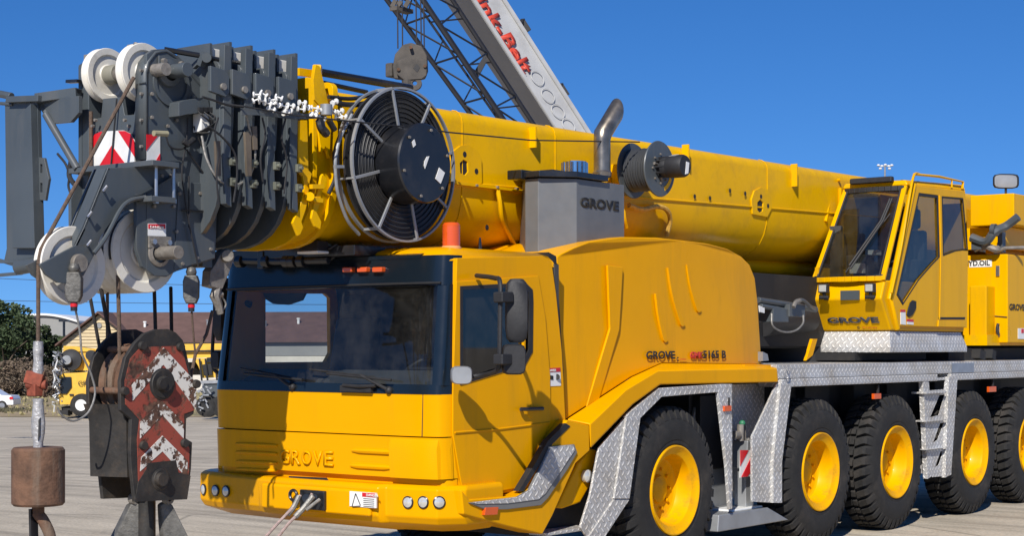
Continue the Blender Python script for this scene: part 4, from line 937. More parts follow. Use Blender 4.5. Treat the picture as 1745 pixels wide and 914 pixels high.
for sx in (0, .03):
    MB().tube([wsc(.12+sx,.86,.05), wsc(.17+sx,.62,.05), wsc(.44+sx,.12+sx,.05)], .012).build('windscreen_wiper', black, OC)
MB().tube([wsc(.5,.08,.04), wsc(.1,.7,.04)], .006).build('windscreen_wiper', black, OC)
# work lamps, plate, lettering on the cab nose
xfr = lowp[2].x-.03
for u, v in ((1404,492),(1483,491)):
    c = px(u, v, xfr-.07)
    o = MB().box((c.x-.03,c.y-.05,c.z-.045), (c.x+.03,c.y+.05,c.z+.045)).tube([c-EZ*.04, c+Vector((.03,0,-.10)), c+Vector((.08,0,-.10))], .02).cyl(c+Vector((0,-.05,-.09)), c+Vector((0,.05,-.09)), .018); o = o.build('work_lamp', black, OC, bevel=.008)
    MB().box((c.x-.036,c.y-.038,c.z-.034), (c.x-.028,c.y+.038,c.z+.034)).build('lamp_lens', lens, o, bevel=.004)
a, b = px(1432,512,xfr-.02), px(1464,495,xfr-.02)
MB().box((xfr-.022,b.y,a.z), (xfr,a.y,b.z)).build('name_plate', dgrey, OC, bevel=.002)
def nose(u, v):  # on the sloping lower nose
    xl, xh, zl, zh = lowp[1].x, lowp[2].x-.05, lowp[1].z, lowp[2].z
    p = px(u, v, (xl+xh)/2)
    for _ in range(6): x = xl+(xh-xl)*(p.z-zl)/(zh-zl); p = px(u, v, x)
    return p
upv = (Vector((lowp[2].x-.05,0,lowp[2].z))-Vector((lowp[1].x,0,lowp[1].z))).normalized()
nn = Vector((0,-1,0)).cross(upv).normalized()
a, b = nose(1412,551), nose(1500,552)
text('GROVE', a+nn*.006, (0,-1,0), upv, .072, mat('slate_lettering', (.05,.055,.07), .4), OC, width=(b-a).length, bold=.045)
a, b = nose(1462,560), nose(1500,560)
text('C', a+nn*.006, (0,-1,0), upv, .03, darktxt, OC, bold=.04); text('Cranes', nose(1470,559)+nn*.006, (0,-1,0), upv, .014, redtxt, OC, width=.16)
# tread plate skirt
sk0 = [px(1398,564,lowp[1].x-.0), py(1523,566,yo), Vector((xr,yo,lowp[1].z)), Vector((xr,yi,lowp[1].z))]
z1_ = lowp[1].z-.005; z2_ = z1_-.155; x1_ = lowp[1].x+.02
m = MB().loft([[Vector((x1_,yo+.05,z1_)), Vector((xr-.05,yo+.05,z1_)), Vector((xr-.05,yi,z1_)), Vector((x1_,yi,z1_))],
   [Vector((x1_-.10,yo+.0,z2_)), Vector((xr,yo+.0,z2_)), Vector((xr,yi+.08,z2_)), Vector((x1_-.10,yi+.08,z2_))],
   [Vector((x1_-.10,yo+.0,z2_-.055)), Vector((xr,yo+.0,z2_-.055)), Vector((xr,yi+.08,z2_-.055)), Vector((x1_-.10,yi+.08,z2_-.055))]])
m.build('cab_platform', tread, A, bevel=.004)
MB().box((x1_+.1,yo+.05,z2_), (xr-.08,yo+.06,z1_-.01)).build('platform_vent', galv, A)
MB().box((3.9,-1.0,1.68), (5.6,-.5,z2_-.06)).build('cab_support', chassis_m, A)

# ---- lettering on the engine cover
yl = ys-.012
text('GROVE', py(1101,613,yl), EX, EZ, .066, darktxt, eng, width=py(1150,613,yl).x-py(1101,613,yl).x, bold=.035)
text('C', py(1153,616,yl), EX, EZ, .034, darktxt, eng, bold=.05); text('Cranes', py(1158,614,yl), EX, EZ, .014, redtxt, eng, width=.10)
text('GMK', py(1176,612,yl), EX, EZ, .058, redtxt, eng, width=py(1199,612,yl).x-py(1176,612,yl).x, bold=.07)
text('5165 B', py(1198,612,yl), EX, EZ, .070, darktxt, eng, width=py(1237,612,yl).x-py(1198,612,yl).x, bold=.03)
# ================================================================== boom head
yn_ = -.42; hx = -4.60; yf_ = .24
near = [(250,92),(262,84),(280,83),(298,95),(352,143),(372,166),(372,312),(367,441),(300,463),(284,472),(262,470),(243,455),(233,425),(232,330),(250,290)]
hp = MB().plate(Y(near, yn_), (0,.03,0)).build('boom_head', dgrey, A, bevel=.004)
H = hp
# front flange of the near cheek, top roll, far cheek
def front_strip(u0, u1, v0, v1, x, th, name, mt=dgrey, par=H):
    a, b = px(u0, v0, x), px(u1, v1, x); return MB().box((x, b.y, b.z), (x+th, a.y, a.z)).build(name, mt, par, bevel=.006)
zt0 = px(240,110,hx).z
m = MB().loft([[Vector((x, y, z)) for y in (yn_-.005, yn_+.09)] for x, z in [(hx, px(240,272,hx).z), (hx, zt0-.05), (hx+.02, zt0+.02), (hx+.08, zt0+.09), (hx+.17, zt0+.115), (hx+.27, zt0+.08), (hx+.55, zt0-.14), (hx+.70, zt0-.24)]], False, False)
o = m.build('cheek_flange', dgrey, H); so = o.modifiers.new('thick', 'SOLIDIFY'); so.thickness = .02
front_strip(133, 151, 112, 395, hx+.02, .10, 'far_cheek_edge')
m = MB().plate([Vector((p.x, yf_, p.z)) for p in Y([(x_, v_) for x_, v_ in near], yn_)], (0,-.03,0)); m.build('far_cheek', dgrey, H)
# cross plates between cheeks
a, b = px(151,187,hx+.03), px(233,283,hx+.03)
m = MB().plate([px(u,v,hx+.04) for u, v in ((172,200),(175,168),(207,165),(212,196),(228,196),(232,178),(233,284),(151,284),(151,205))], (.03,0,0)); m.build('front_plate', dgrey, H, bevel=.004)
MB().box((hx+.20,yn_+.035,2.62), (hx+.56,yf_-.035,3.3)).box((hx+.50,yn_+.035,2.33), (hx+.58,yf_-.035,2.7)).build('head_shade_core', dgrey, H)  # hidden core between the cheeks, filled out solid to shade the cab front
# chevron boards
def board(pts, name, par=H): return MB().plate([px(u,v,hx+.02) for u, v in pts], (.01,0,0)).build(name, whiter, par)
bd = board([(157,284),(156,240),(161,229),(172,224),(210,222),(222,228),(228,240),(229,280),(226,284)], 'chevron_board')
def stripe(pts, x, par, name='red_stripe'): return MB().plate([px(u,v,x) for u, v in pts], (.004,0,0)).build(name, redp, par)
stripe([(157,262),(156,240),(161,229),(172,224),(181,224),(158,262)], hx+.016, bd); stripe([(201,223),(212,223),(222,228),(228,240),(229,267)], hx+.016, bd); stripe([(168,284),(190,248),(215,282),(213,284)], hx+.016, bd)
sb = MB().plate(Y([(250,232),(273,229),(273,283),(250,285)], yn_-.006), (0,.006,0)).build('chevron_board', whiter, H)
MB().plate(Y([(250,229),(271,229),(250,256)], yn_-.010), (0,.004,0)).build('red_stripe', redp, sb); MB().plate(Y([(273,262),(273,284),(265,276)], yn_-.010), (0,.004,0)).build('red_stripe', redp, sb)
m = MB().box(tuple(py(283,229,yn_-.12)), tuple(py(262,224,yn_-.02)))
MB().cyl(py(262,227,yn_-.1), py(285,228,yn_-.1), .018, seg=10).build('limit_switch', mat('aged_brass', (.3,.27,.17), .5, var=.3), H)
# sheaves
def sheave(c, r, w, name, mt, par, n=1, gap=.062, rope=None):
    c = Vector(c); m = MB()
    for k in range(n):
        y = -gap*k
        m.lathe([(.055,0+y),(.055,.0+y),(r*.36,.0+y),(r*.40,-.008+y),(r*.70,-.010+y),(r*.76,.004+y),(r*.98,.006+y),(r,-.002+y),(r*.99,-.008+y),(r*.88,-w*.5+y),(r*.99,-w+.008+y),(r,-w+.002+y),(r*.98,-w-.006+y),(r*.76,-w+y),(r*.4,-w+.01+y),(.055,-w+y)], c, (0,-1,0), 48)
    return m.build(name, mt, par, ang=30)
def hubpin(c, r, l, par, mt=caststeel): return MB().lathe([(.0005,l),(r*.9,l),(r,l-.01),(r,-.02)], c, (0,-1,0), 28).build('sheave_hub', mt, par)
c1 = py(247,123,-.33); s = sheave(c1, .182, .06, 'sheave', whitep, H); c2 = py(186,128,.04); s2_ = sheave(c2, .172, .06, 'sheave', whitep, H)
hubpin(c2+Vector((0,-.02,0)), .062, .07, s2_, mat('hub_grease', (.2,.19,.15), .6)); 
MB().cyl(c1+Vector((0,-.2,0)), c2+Vector((0,.25,0)), .04).build('sheave_shaft', caststeel, H)
# top shaft end on the near cheek
e = py(292,122,yn_-.02)
m = MB().cyl((c1.x+.12,yn_+.01,e.z), (c1.x+.12,yn_-.17,e.z), .045).obox((c1.x+.02,yn_-.012,e.z+.06), (c1.x+.22,yn_-.012,e.z+.055), .012, .06, (0,0,1)).lathe([(.085,0),(.085,.03),(.05,.04)], (c1.x+.10,yn_,e.z-.01), (0,-1,0)); m.build('shaft_end', dgrey, H, bevel=.004)
for dx in (.05, .19): MB().cyl((c1.x+dx,yn_-.018,e.z+.058), (c1.x+dx,yn_-.045,e.z+.056), .017, seg=6).build('shaft_bolt', caststeel, H)
MB().lathe([(.145,0),(.145,.012),(.12,.012)], (c1.x+.13,yn_+.0,e.z-.07), (0,-1,0), 36).build('reinforcing_ring', dgrey, H)
# small clamps on the crest
for u, v in ((232,80),(158,97)):
    q = px(u, v, hx+.05); m = MB().obox(q-Vector((0,.05,.0)), q+Vector((0,.06,-.0)), .05, .035).ball(q+Vector((-.02,-.01,-.03)), .035).cyl(q+Vector((0,.02,-.05)), q+Vector((.02,.02,.03)), .018).obox(q+Vector((0,.0,.0)), q+Vector((.05,0,-.10)), .04, .03); m.build('rope_keeper', caststeel, H, bevel=.003)
# brackets and junction boxes on the near cheek
m = MB().plate(Y([(305,198),(305,174),(315,170),(355,165),(358,185),(345,192),(318,195)], yn_-.10), (0,.10,0)); m.build('cable_bracket', dgrey, H, bevel=.004)
MB().box(tuple(py(343,224,yn_-.09)), tuple(py(375,197,yn_-.09)+Vector((0,.08,0)))).build('junction_box', wplain, H, bevel=.005)
m = MB()
for k in range(7):
    a = (338+k*5, 190+k*.5+3*(k % 2)); m.tube(bez([py(*a, yn_-.12), py(a[0]+8, a[1]+8, yn_-.15), py(366-k*3, 214+k, yn_-.12), py(352-k*2, 224, yn_-.10)], 4), .005, 6)
for k in range(5): m.box(tuple(py(340+k*7,190,yn_-.12)), tuple(py(344+k*7,184,yn_-.10)))
m.build('wiring', black, H)
# horizontal bracket above the lower sheaves with two bright bolts
zc = py(240,285,-.37).z
m = MB().box((hx-.09, yn_-.18, zc-.012), (hx+.12, yf_-.03, zc+.022)); m.build('spreader_bracket', dgrey, H, bevel=.004)
for u0 in (266, 296):
    MB().cyl(py(u0,283,-.52), py(u0,345,-.52), .011, seg=10).cyl(py(u0,284,-.52), py(u0,278,-.52), .02, seg=6).cyl(py(u0,340,-.52), py(u0,347,-.52), .02, seg=6).build('long_bolt', steel, H)
MB().box(tuple(py(258,343,-.55)), tuple(py(300,337,-.55)+Vector((0,.18,0)))).build('bolt_bracket', dgrey, H, bevel=.003)
# lower arm
armpts = [(184,286),(262,284),(292,292),(292,304),(275,318),(262,324),(250,330),(230,335),(214,342),(202,356),(190,378),(171,405),(160,437),(143,470),(122,484),(98,482),(78,468),(68,451),(128,419),(142,390)]
arm_ = MB().plate(Y(armpts, yn_-.01), (0,.02,0)).build('nose_arm', dgrey, H, bevel=.004)
pa, pb = py(184,286,yn_-.01), py(142,390,yn_-.01)
wy = .11
MB().loft([[pa, pa+EY*wy, pa+EY*wy+EX*.02, pa+EX*.02], [pb, pb+EY*wy, pb+EY*wy+EX*.02, pb+EX*.02], [py(128,419,yn_-.01)+v for v in (EX*0, EY*.03, EY*.03+EX*.02, EX*.02)]]).build('arm_flange', dgrey, arm_, bevel=.003)
MB().plate([p+Vector((0,.125,0)) for p in Y(armpts, yn_-.01)], (0,.02,0)).build('nose_arm', dgrey, H, bevel=.004)
m = MB().tube(bez([py(248,336,yn_-.05), py(222,342,yn_-.05), py(205,358,yn_-.05), py(180,405,yn_-.05), py(160,432,yn_-.05)], 6), .014).build('arm_rib', dgrey, arm_)
MB().loft([[py(u,v,y) for u, v in ((295,300),(262,320),(236,334),(214,342),(202,356),(180,395))] for y in (yn_-.05, yn_+.03)], False, False).build('arm_lip', dgrey, arm_)
for u, v in ((176,325),(150,369),(149,418)): MB().tube([py(u,v,yn_-.01), py(u,v,yn_-.05), py(u+6,v-8,yn_-.05)], .008, 6).build('cable_hook', steel, arm_)
c3 = py(125,453,-.35); s3 = sheave(c3, .235, .065, 'sheave', whitep, H)
o = MB().lathe([(.0005,.03),(.05,.03),(.055,.02),(.055,-.02)], (py(131,449,yn_).x, yn_-.01, py(131,449,yn_).z), (0,-1,0), 24).build('arm_pin', caststeel, arm_)
c4 = py(247,428,-.33); s4 = sheave(c4, .262, .062, 'sheave_pack', whitep, H, n=6, gap=.068)
m = MB()
for k in range(6): 
    y = c4.y+.031+.068*k
    m.tube([(c4.x+.243*math.cos(a), y+.0, c4.z+.243*math.sin(a)) for a in ts(-.2, PI+.25, 30)], .013, 8)
m.build('reeved_rope', blkrope, s4)
q = py(270,432,yn_)
m = MB().lathe([(.085,0),(.085,.012),(.06,.02)], q, (0,-1,0)).cyl(q, q-EY*.19, .042).obox(q+Vector((-.09,-.012,.065)), q+Vector((.09,-.012,.068)), .014, .075, (0,0,1)); m.build('lower_shaft', caststeel, H, bevel=.004)
for dx in (-.06, .06): MB().cyl(q+Vector((dx,-.02,.068)), q+Vector((dx,-.04,.068)), .018, seg=6).build('shaft_bolt', steel, H)
ws = Y([(252,381),(283,381),(283,403),(252,402)], yn_-.004); MB().plate(ws, (0,.003,0)).build('warning_sticker', wplain, H)
MB().plate(Y([(253,382),(282,382),(282,390),(253,390)], yn_-.006), (0,.003,0)).build('red_band', redp, H)
text('DANGER', py(256,389,yn_-.008), EX, EZ, .016, wplain, H, width=py(280,389,yn_).x-py(256,389,yn_).x, ext=.001, bold=.03)
MB().plate(Y([(305,310),(364,313),(366,440),(297,461)], yn_-.008), (0,.01,0)).build('side_doubler_plate', dgrey, H, bevel=.003)
m = MB()
for pts in (((320,200),(318,240),(310,290),(314,330),(322,380),(338,455)), ((330,215),(345,250),(372,290),(400,310)), ((318,255),(350,300),(366,322)), ((310,358),(340,360),(362,359)), ((283,232),(290,250),(310,254),(324,242)), ((322,300),(322,388))):
    m.tube(bez([py(u,v,yn_-.03) for u, v in pts], 5), .006, 6)
m.build('loose_cable', black, H)
m = MB().tube(bez([py(344,232,yn_-.1), py(352,270,yn_-.15), py(372,305,yn_-.2), (py(400,316,yn_-.2)), py(425,300,yn_-.2), py(435,265,yn_-.25), py(430,240,yn_-.25), py(418,190,yn_-.3)], 6), .008, 8); m.build('hanging_hose', steelrope, A)
MB().tube([py(312,240,yn_-.05), py(320,246,yn_-.06), py(330,238,yn_-.05)], .022).build('camera_unit', black, H, bevel=.003)
MB().plate(Y([(250,330),(290,330),(296,345),(288,380),(300,410),(306,430),(300,463),(284,470),(264,470),(250,460)], yn_-.003), (0,.004,0)).build('lower_cheek', dgrey, H)
# wedge socket anchor under the head
m = MB().plate(Y([(378,430),(388,424),(398,428),(400,440),(392,462),(380,492),(372,492),(357,488),(359,462),(366,452)], -.36), (0,.08,0)).cyl(py(388,436,-.40), py(388,436,-.26), .04)
wsk = m.build('wedge_socket', caststeel, A, bevel=.02)
MB().tube([py(370,490,-.33), py(366,505,-.33), py(372,520,-.33), py(376,535,-.33)], [.03,.035,.028,.022]).tube([py(362,504,-.33), py(378,502,-.33)], .02).build('rope_end', caststeel, wsk)
MB().tube([py(362,530,-.33), py(352,570,-.33), py(333,604,-.33), py(322,660,-.36)], .011).build('hoist_rope', rustrope, A)
MB().tube(bez([py(378,505,-.33), py(385,520,-.33), py(375,532,-.33), py(368,528,-.33)], 5), .006).build('rope_loop', steelrope, wsk)

# ---- folded jib frame hanging on the far side of the head
JX = -4.72
m = MB().loft([[px(u,v,JX) for u, v in ((8,176),(64,168),(66,178),(8,186))]+[], [px(u,v,JX) for u, v in ((12,432),(70,424),(70,440),(14,444))]])
mm = MB().plate([px(u,v,JX) for u, v in ((8,172),(63,170),(70,424),(72,445),(6,447),(11,424))], (.03,0,0))
mm.plate([px(u,v,JX-.0) for u, v in ((40,200),(63,178),(70,424),(32,424))], (-.05,0,0))
jib = mm.build('jib_bracket_frame', dgrey, A, bevel=.004)
MB().plate([px(u,v,JX) for u, v in ((66,268),(75,269),(83,305),(77,342),(67,341))], (.02,0,0), [[px(u,v,JX) for u, v in ((68,280),(72,280),(72,295),(68,295))], [px(u,v,JX) for u, v in ((68,312),(72,312),(72,328),(68,328))]]).build('slotted_plate', dgrey, jib, bevel=.002)
m = MB().tube([px(0,160,JX), px(20,164,JX)], .025).obox(px(15,170,JX-.02), px(70,168,JX-.02), .05, .04).obox(px(64,168,JX), px(134,158,JX+.1), .07, .06).tube([px(0,176,JX), px(22,178,JX)], .012); m.build('jib_top_chord', dgrey, jib, bevel=.004)
MB().plate([px(u,v,JX+.03) for u, v in ((64,170),(134,163),(134,192),(120,208),(84,211)) ], (.03,0,0)).build('jib_gusset', dgrey, jib, bevel=.003)
MB().tube([px(78,195,JX+.02), px(132,288,JX+.04)], .024, 12).tube([px(84,200,JX+.04), px(70,178,JX+.04)], .02).build('jib_brace', dgrey, jib)
m = MB().tube([px(70,449,JX), px(32,456,JX)], [.05,.05], 16).tube([px(32,454,JX), px(0,444,JX)], .012).obox(px(36,447,JX), px(-10,446,JX), .03, .02).obox(px(36,466,JX), px(-10,470,JX), .03, .02).obox(px(34,447,JX), px(34,467,JX), .04, .03); m.build('jib_bottom_fork', dgrey, jib, bevel=.003)
MB().obox(px(116,139,JX+.1), px(135,138,JX+.1), .04, .02).obox(px(116,155,JX+.1), px(135,155,JX+.1), .04, .02).build('pin_stub', blackp, jib)
MB().tube(bez([px(98,262,JX+.1), px(112,280,JX+.1), px(118,300,JX+.1), px(117,320,JX+.1), px(128,345,JX+.1)], 5), .008).tube(bez([px(121,275,JX+.1), px(118,300,JX+.1), px(130,318,JX+.1)], 5), .016).build('jib_hose', black, jib)

for u, v in ((258,120),(258,160),(258,200),(275,300),(290,300),(305,330),(340,330),(358,330),(358,380),(358,425),(335,440),(310,450),(300,205),(330,165),(350,172),(285,215),(262,352),(295,352),(300,395),(275,345)):
    c = py(u, v, yn_-.006); MB().cyl(c, c-EY*.014, .011, seg=6).build('bolt', caststeel, H)
for u, v in ((243,120),(243,160),(243,205),(243,250),(160,215),(222,215),(215,205),(165,205)):
    c = px(u, v, hx-.002); MB().cyl(c, c-EX*.02, .010, seg=6).build('bolt', caststeel, H)
MB().plate([px(u,v,hx-.012) for u, v in ((235,140),(247,139),(247,141),(235,142))], (.01,0,0)).build('weld_bead', dgrey, H)
for pts in (((372,200),(366,225),(372,260),(369,300),(373,350)), ((345,165),(368,172),(392,180),(415,182)), ((355,215),(380,235),(400,262),(404,300),(398,345)), ((447,200),(452,230),(444,270),(448,310)), ((487,200),(480,235),(489,275),(484,330))):
    MB().tube(bez([py(u,v,YC-.66) for u, v in pts], 5), .007, 6).build('control_hose', black, A)
for u0, v0, u1, v1 in ((368,240,372,300),(418,225,424,300),(430,215,434,255)):
    MB().plate(Y([(u0,v0),(u1+4,v0),(u1+5,v1),(u1-2,v1)], YC-.64), (0,.02,0)).build('wear_strip', mat('worn_bronze', (.12,.095,.07), .6, var=.4) if 'worn_bronze' not in MATS else MATS['worn_bronze'], A)
# ================================================================== ropes
rp = c1+Vector((0,-.0,0))
lf = c3+Vector((-.225, .033, 0))
MB().tube([px(228,132,hx-.04), lf+Vector((.02,0,.09)), lf], .0125, 8).tube([lf, lf-EZ*.05, Vector((lf.x, lf.y, 1.78))], .012, 8).build('hoist_rope', rustrope, A)
MB().tube([px(155,190,hx+.0), px(155,300,hx+.0), px(146,330,hx+.0)], .0125, 8).build('hoist_rope', rustrope, A)
MB().tube([px(199,168,hx+.01), px(189,284,hx+.01)], .006, 6).build('limit_cable', black, A)
# block position
BY = -.50
for (u0, v0, u1, v1, y0, y1, mt, r) in ((152,498,186,680,.05,.02,blkrope,.011),(183,495,183,640,.0,-.0,rustrope,.0105),(172,492,192,600,-.05,-.05,blkrope,.013),(201,470,205,650,-.30,-.33,rustrope,.0125),(263,497,266,600,-.05,-.15,blkrope,.012),(291,490,293,600,.05,-.15,blkrope,.012)):
    MB().tube([py(u0,v0,y0), py(u1,v1,y1)], r, 8).build('hoist_rope', mt, A)

# ================================================================== hook block
blk = thing('hook_block', tuple(py(270,860,-.3)), 'large black hook block with peeling red and white chevrons hanging under the boom head', 'hook block')
npl = [(265,562),(287,561),(300,567),(312,580),(318,600),(326,640),(334,663),(333,690),(330,707),(318,714),(317,748),(328,755),(326,800),(319,852),(230,856),(224,800),(222,770),(224,715),(206,700),(205,650),(214,610),(230,585),(246,569)]
npl = Y(npl, BY)
pl = MB().plate(npl, (0,.03,0)).build('cheek_plate', blockblk, blk, bevel=.005)
fpl = [Vector((p.x, BY+.30, p.z-.0)) for p in npl]
MB().plate(fpl, (0,.03,0)).build('cheek_plate', blockblk, blk, bevel=.005)
# painted face and chevrons
face = [(240,592),(305,590),(313,605),(322,640),(331,665),(331,700),(314,706),(314,748),(323,765),(322,810),(236,822),(234,750),(238,716),(214,690),(213,650),(222,612)]
pf = MB().plate(Y(face, BY-.004), (0,.004,0)).build('painted_face', chip_red, blk)
def chev(pts, k): MB().plate(Y(pts, BY-.0065), (0,.003,0)).build('white_chevron', chip_white, pf)
chev([(279,593),(335,653),(334,699),(279,622),(226,684),(225,657)], 0)
chev([(277,684),(314,723),(313,748),(277,708),(239,748),(239,719)], 1)
chev([(277,743),(320,786),(318,815),(277,770),(239,804),(241,780)], 2)
def disc(u, v, r, y, d, name, mt, par=pf): c = py(u, v, y); return MB().lathe([(.0005,d),(r*.86,d),(r*.9,d-.006),(r,d*.4),(r,0)], c, (0,-1,0), 32).build(name, mt, par)
o = disc(276,655,.098,BY-.003,.014,'sheave_boss',blockblk,pf); disc(277,655,.05,BY-.015,.045,'boss_cap',blockblk,pf)
disc(277,655,.035,BY-.058,.012,'boss_bolt',blockblk,pf)
MB().plate(Y([(236,822),(250,800),(252,790),(300,785),(304,806),(325,812),(319,852),(230,856)], BY-.007), (0,.006,0)).build('foot_plate', blockblk, blk)
disc(273,818,.068,BY-.006,.016,'trunnion_boss',blockblk,blk); disc(273,818,.045,BY-.02,.03,'trunnion_cap',blockblk,blk)
for u, v in ((241,590),(306,592),(211,667),(333,655),(243,760),(313,756)):
    o = disc(u, v, .028, BY-.003, .025, 'spacer_bolt', blockblk, blk)
for (u, v) in ((241,596),(211,667),(243,760),(330,657),(306,596),(313,758)):
    a = py(u, v, BY); MB().cyl(a, a+Vector((0,.30,0)), .021, seg=12).build('spacer_rod', rusty if v in (596,667) else blockblk, blk)
scn = py(276,655,BY)+Vector((-.02,.07,0))
m = MB()
for k in range(3): m.lathe([(.06,.0-.075*k),(.235,.006-.075*k),(.25,0-.075*k),(.225,-.025-.075*k),(.25,-.05-.075*k),(.235,-.056-.075*k),(.06,-.05-.075*k)], scn, (0,-1,0), 40)
m.build('block_sheaves', rusty, blk)
a = py(215,690,BY+.02); b = py(236,800,BY+.02)
MB().plate([p+Vector((0,.05,0)) for p in Y([(214,690),(224,720),(226,815),(300,815),(300,700)], BY)], (-.08,.25,0)).build('block_core', blockblk, blk)
hd = py(250,860,BY+.18)
m = MB().cyl(hd+EZ*.08, hd-EZ*.3, .055).build('hook_shank', blockblk, blk)
for sgn in (-1, 1):
    base = hd+RV*(.05*sgn)
    pts = [base+RV*(.01*sgn)+EZ*.0, base+RV*(.045*sgn)+EZ*.02, base+RV*(.08*sgn)+EZ*.0, base+RV*(.14*sgn)-EZ*.12, base+RV*(.20*sgn)-EZ*.24, base+RV*(.03*sgn)-EZ*.26, base+RV*(.015*sgn)-EZ*.1]
    o = MB().plate([p-EY*.05 for p in pts], (0,.05,0)).build('hook_horn', MATS['switch_grey'] if 'switch_grey' in MATS else mat('switch_grey', (.12,.115,.105), .5, var=.4, metal=.4, scale=14, bump=.3), blk, bevel=.012)
    MB().lathe([(.016,-.02),(.034,-.02),(.034,.02),(.016,.02),(.016,-.02)], base+RV*(.055*sgn)+EZ*.035-EY*.04, (0,-1,0), 18).build('horn_eye', caststeel, o)
# ================================================================== overhaul ball (drum weight) on the left rope
wx_, wy_ = lf.x, lf.y
w = thing('overhaul_weight', (wx_, wy_, .55), 'rusty cylindrical steel weight with hook hanging from the leftmost rope', 'crane weight')
def at(v): d = (Vector((wx_,wy_,0))-CAM).dot(FV); return CH+(HZ-v)/FPX*d
zA, zB = at(862), at(763)
MB().lathe([(.0005,zA),(.14,zA),(.152,zA+.014),(.152,zB-.016),(.14,zB),(.0005,zB)], (wx_,wy_,0), EZ, 40).build('drum_weight', rusty, w)
m = MB().tube([(wx_,wy_,at(594)),(wx_,wy_,at(582))], [.014,.028], 12).tube([(wx_,wy_,at(v)) for v in (582,600,615,632,648)], [.028,.030,.026,.032,.027], 14); m.build('rope_socket', tape, w)
m = MB().obox(Vector((wx_,wy_,at(642)))-RV*.07, Vector((wx_,wy_,at(650)))+RV*.03, .07, .075, (0,0,1)).obox(Vector((wx_,wy_,at(655)))-RV*.02, Vector((wx_,wy_,at(676)))-RV*.02, .08, .06, (1,0,0)).cyl(Vector((wx_,wy_,at(656)))-RV*.07, Vector((wx_,wy_,at(656)))+RV*.05, .028); m.build('red_clevis', mat('rusty_red_paint', (.22,.05,.025), .75, var=.5, scale=20), w, bevel=.006)
m = MB()
for k in range(5):
    c = Vector((wx_,wy_,at(640+k*8)))+RV*.035; m.tube([c+RV*(.018*math.cos(a))+EZ*(.018*math.sin(a)) if k % 2 else c+FV*(.018*math.cos(a))+EZ*(.018*math.sin(a)) for a in ts(0, 2*PI, 10)], .006, 6, cap=False)
m.build('short_chain', rusty, w)
prof_ = [(688,.03,.03),(700,.034,.03),(722,.042,.03),(740,.038,.03),(755,.028,.028),(766,.03,.03)]
m = MB().loft([[Vector((wx_,wy_,at(v)))+RV*(a*math.cos(t))+FV*(b*math.sin(t)) for t in ts(0, 2*PI*15/16, 15)] for v, a, b in [(680,.034,.03)]+prof_]).build('swivel', tape, w)
MB().plate([Vector((wx_,wy_,at(v)))+RV*a-FV*.036 for a, v in ((.012,716),(.022,712),(.02,742),(.008,752))], FV*.02).build('swivel_slot', black, w)
m = MB().tube([(wx_,wy_,zA+.01),(wx_,wy_,zA-.06)], .036).tube([p for p in bez([Vector((wx_,wy_,zA-.04))-RV*.01, Vector((wx_,wy_,zA-.10))+RV*.035, Vector((wx_,wy_,zA-.20))+RV*.07, Vector((wx_,wy_,zA-.32))+RV*.03, Vector((wx_,wy_,zA-.32))-RV*.06, Vector((wx_,wy_,zA-.22))-RV*.09], 6)], [.035]*6+[.04]*13+[.03]*6+[.02]*6 if False else .034, 12)
m.build('load_hook', rusty, w)
MB().obox(Vector((wx_,wy_,zA-.02))-RV*.03, Vector((wx_,wy_,zA-.22))-RV*.025, .02, .05, (1,0,0)).build('hook_latch', blackp, w)

# ---- anti two block switch weights hanging from the head
def a2b(u, v, y, label, cable):
    c = py(u, v, y); t = thing('limit_switch_weight', tuple(c-EZ*.12), label, 'limit switch', 'limit switches under the boom head')
    MB().tube([c+EZ*.13, c+EZ*.10], .03).ball(c+EZ*.10, .035).loft([[c+RV*a+FV*b+EZ*h for a, b in ((-.05*k,-.03),(.05*k,-.03),(.05*k,.03),(-.05*k,.03))] for h, k in ((.08,.75),(.04,1),(-.06,.95),(-.10,.6))]).build('switch_body', mat('switch_grey', (.12,.115,.105), .6, var=.3) if 'switch_grey' not in MATS else MATS['switch_grey'], t, bevel=.008)
    MB().cyl(c-EZ*.10, c-EZ*.15, .02).build('switch_cap', blackp, t); MB().cyl(c-EZ*.105, c-EZ*.125, .022).build('red_ring', redp, t)
    MB().tube(bez([py(*q, y) for q in cable], 6), .0065).build('switch_cable', steelrope if len(cable) > 4 else rustrope, t)
a2b(126,487,-.44, 'grey switch box hanging in front of the lower left white sheave', [(127,520),(136,565),(139,600),(146,618),(156,640),(162,672),(150,704),(125,718),(105,708),(98,695)])
a2b(326,491,-.42, 'grey switch box hanging by itself under the right end of the boom head', [(326,522),(330,575),(333,604)])

# ---- tow slings on the bumper
ts_ = thing('tow_rope', tuple(px(455,930,-3.4)), 'frayed grey wire rope slings shackled to the front bumper socket', 'wire rope')
m = MB().tube(bez([px(512,845,-3.03), px(503,862,-3.08), px(478,888,-3.2), px(440,930,-3.4)], 5), .011).tube(bez([px(532,842,-3.03), px(520,866,-3.08), px(492,893,-3.2), px(460,935,-3.4)], 5), .011); m.build('rope_sling', mat('pink_grey_rope', (.33,.25,.23), .7, var=.3, scale=40, bump=.4), ts_)
m = MB().tube(bez([px(510,846,-3.05), px(500,866,-3.09), px(490,878,-3.13)], 5), .019).tube(bez([px(534,846,-3.04), px(518,866,-3.09), px(503,882,-3.15)], 5), .02).tube(bez([px(545,852,-3.03), px(537,858,-3.06), px(522,870,-3.1)], 5), .012); m.build('rope_sleeve', steelrope, ts_)

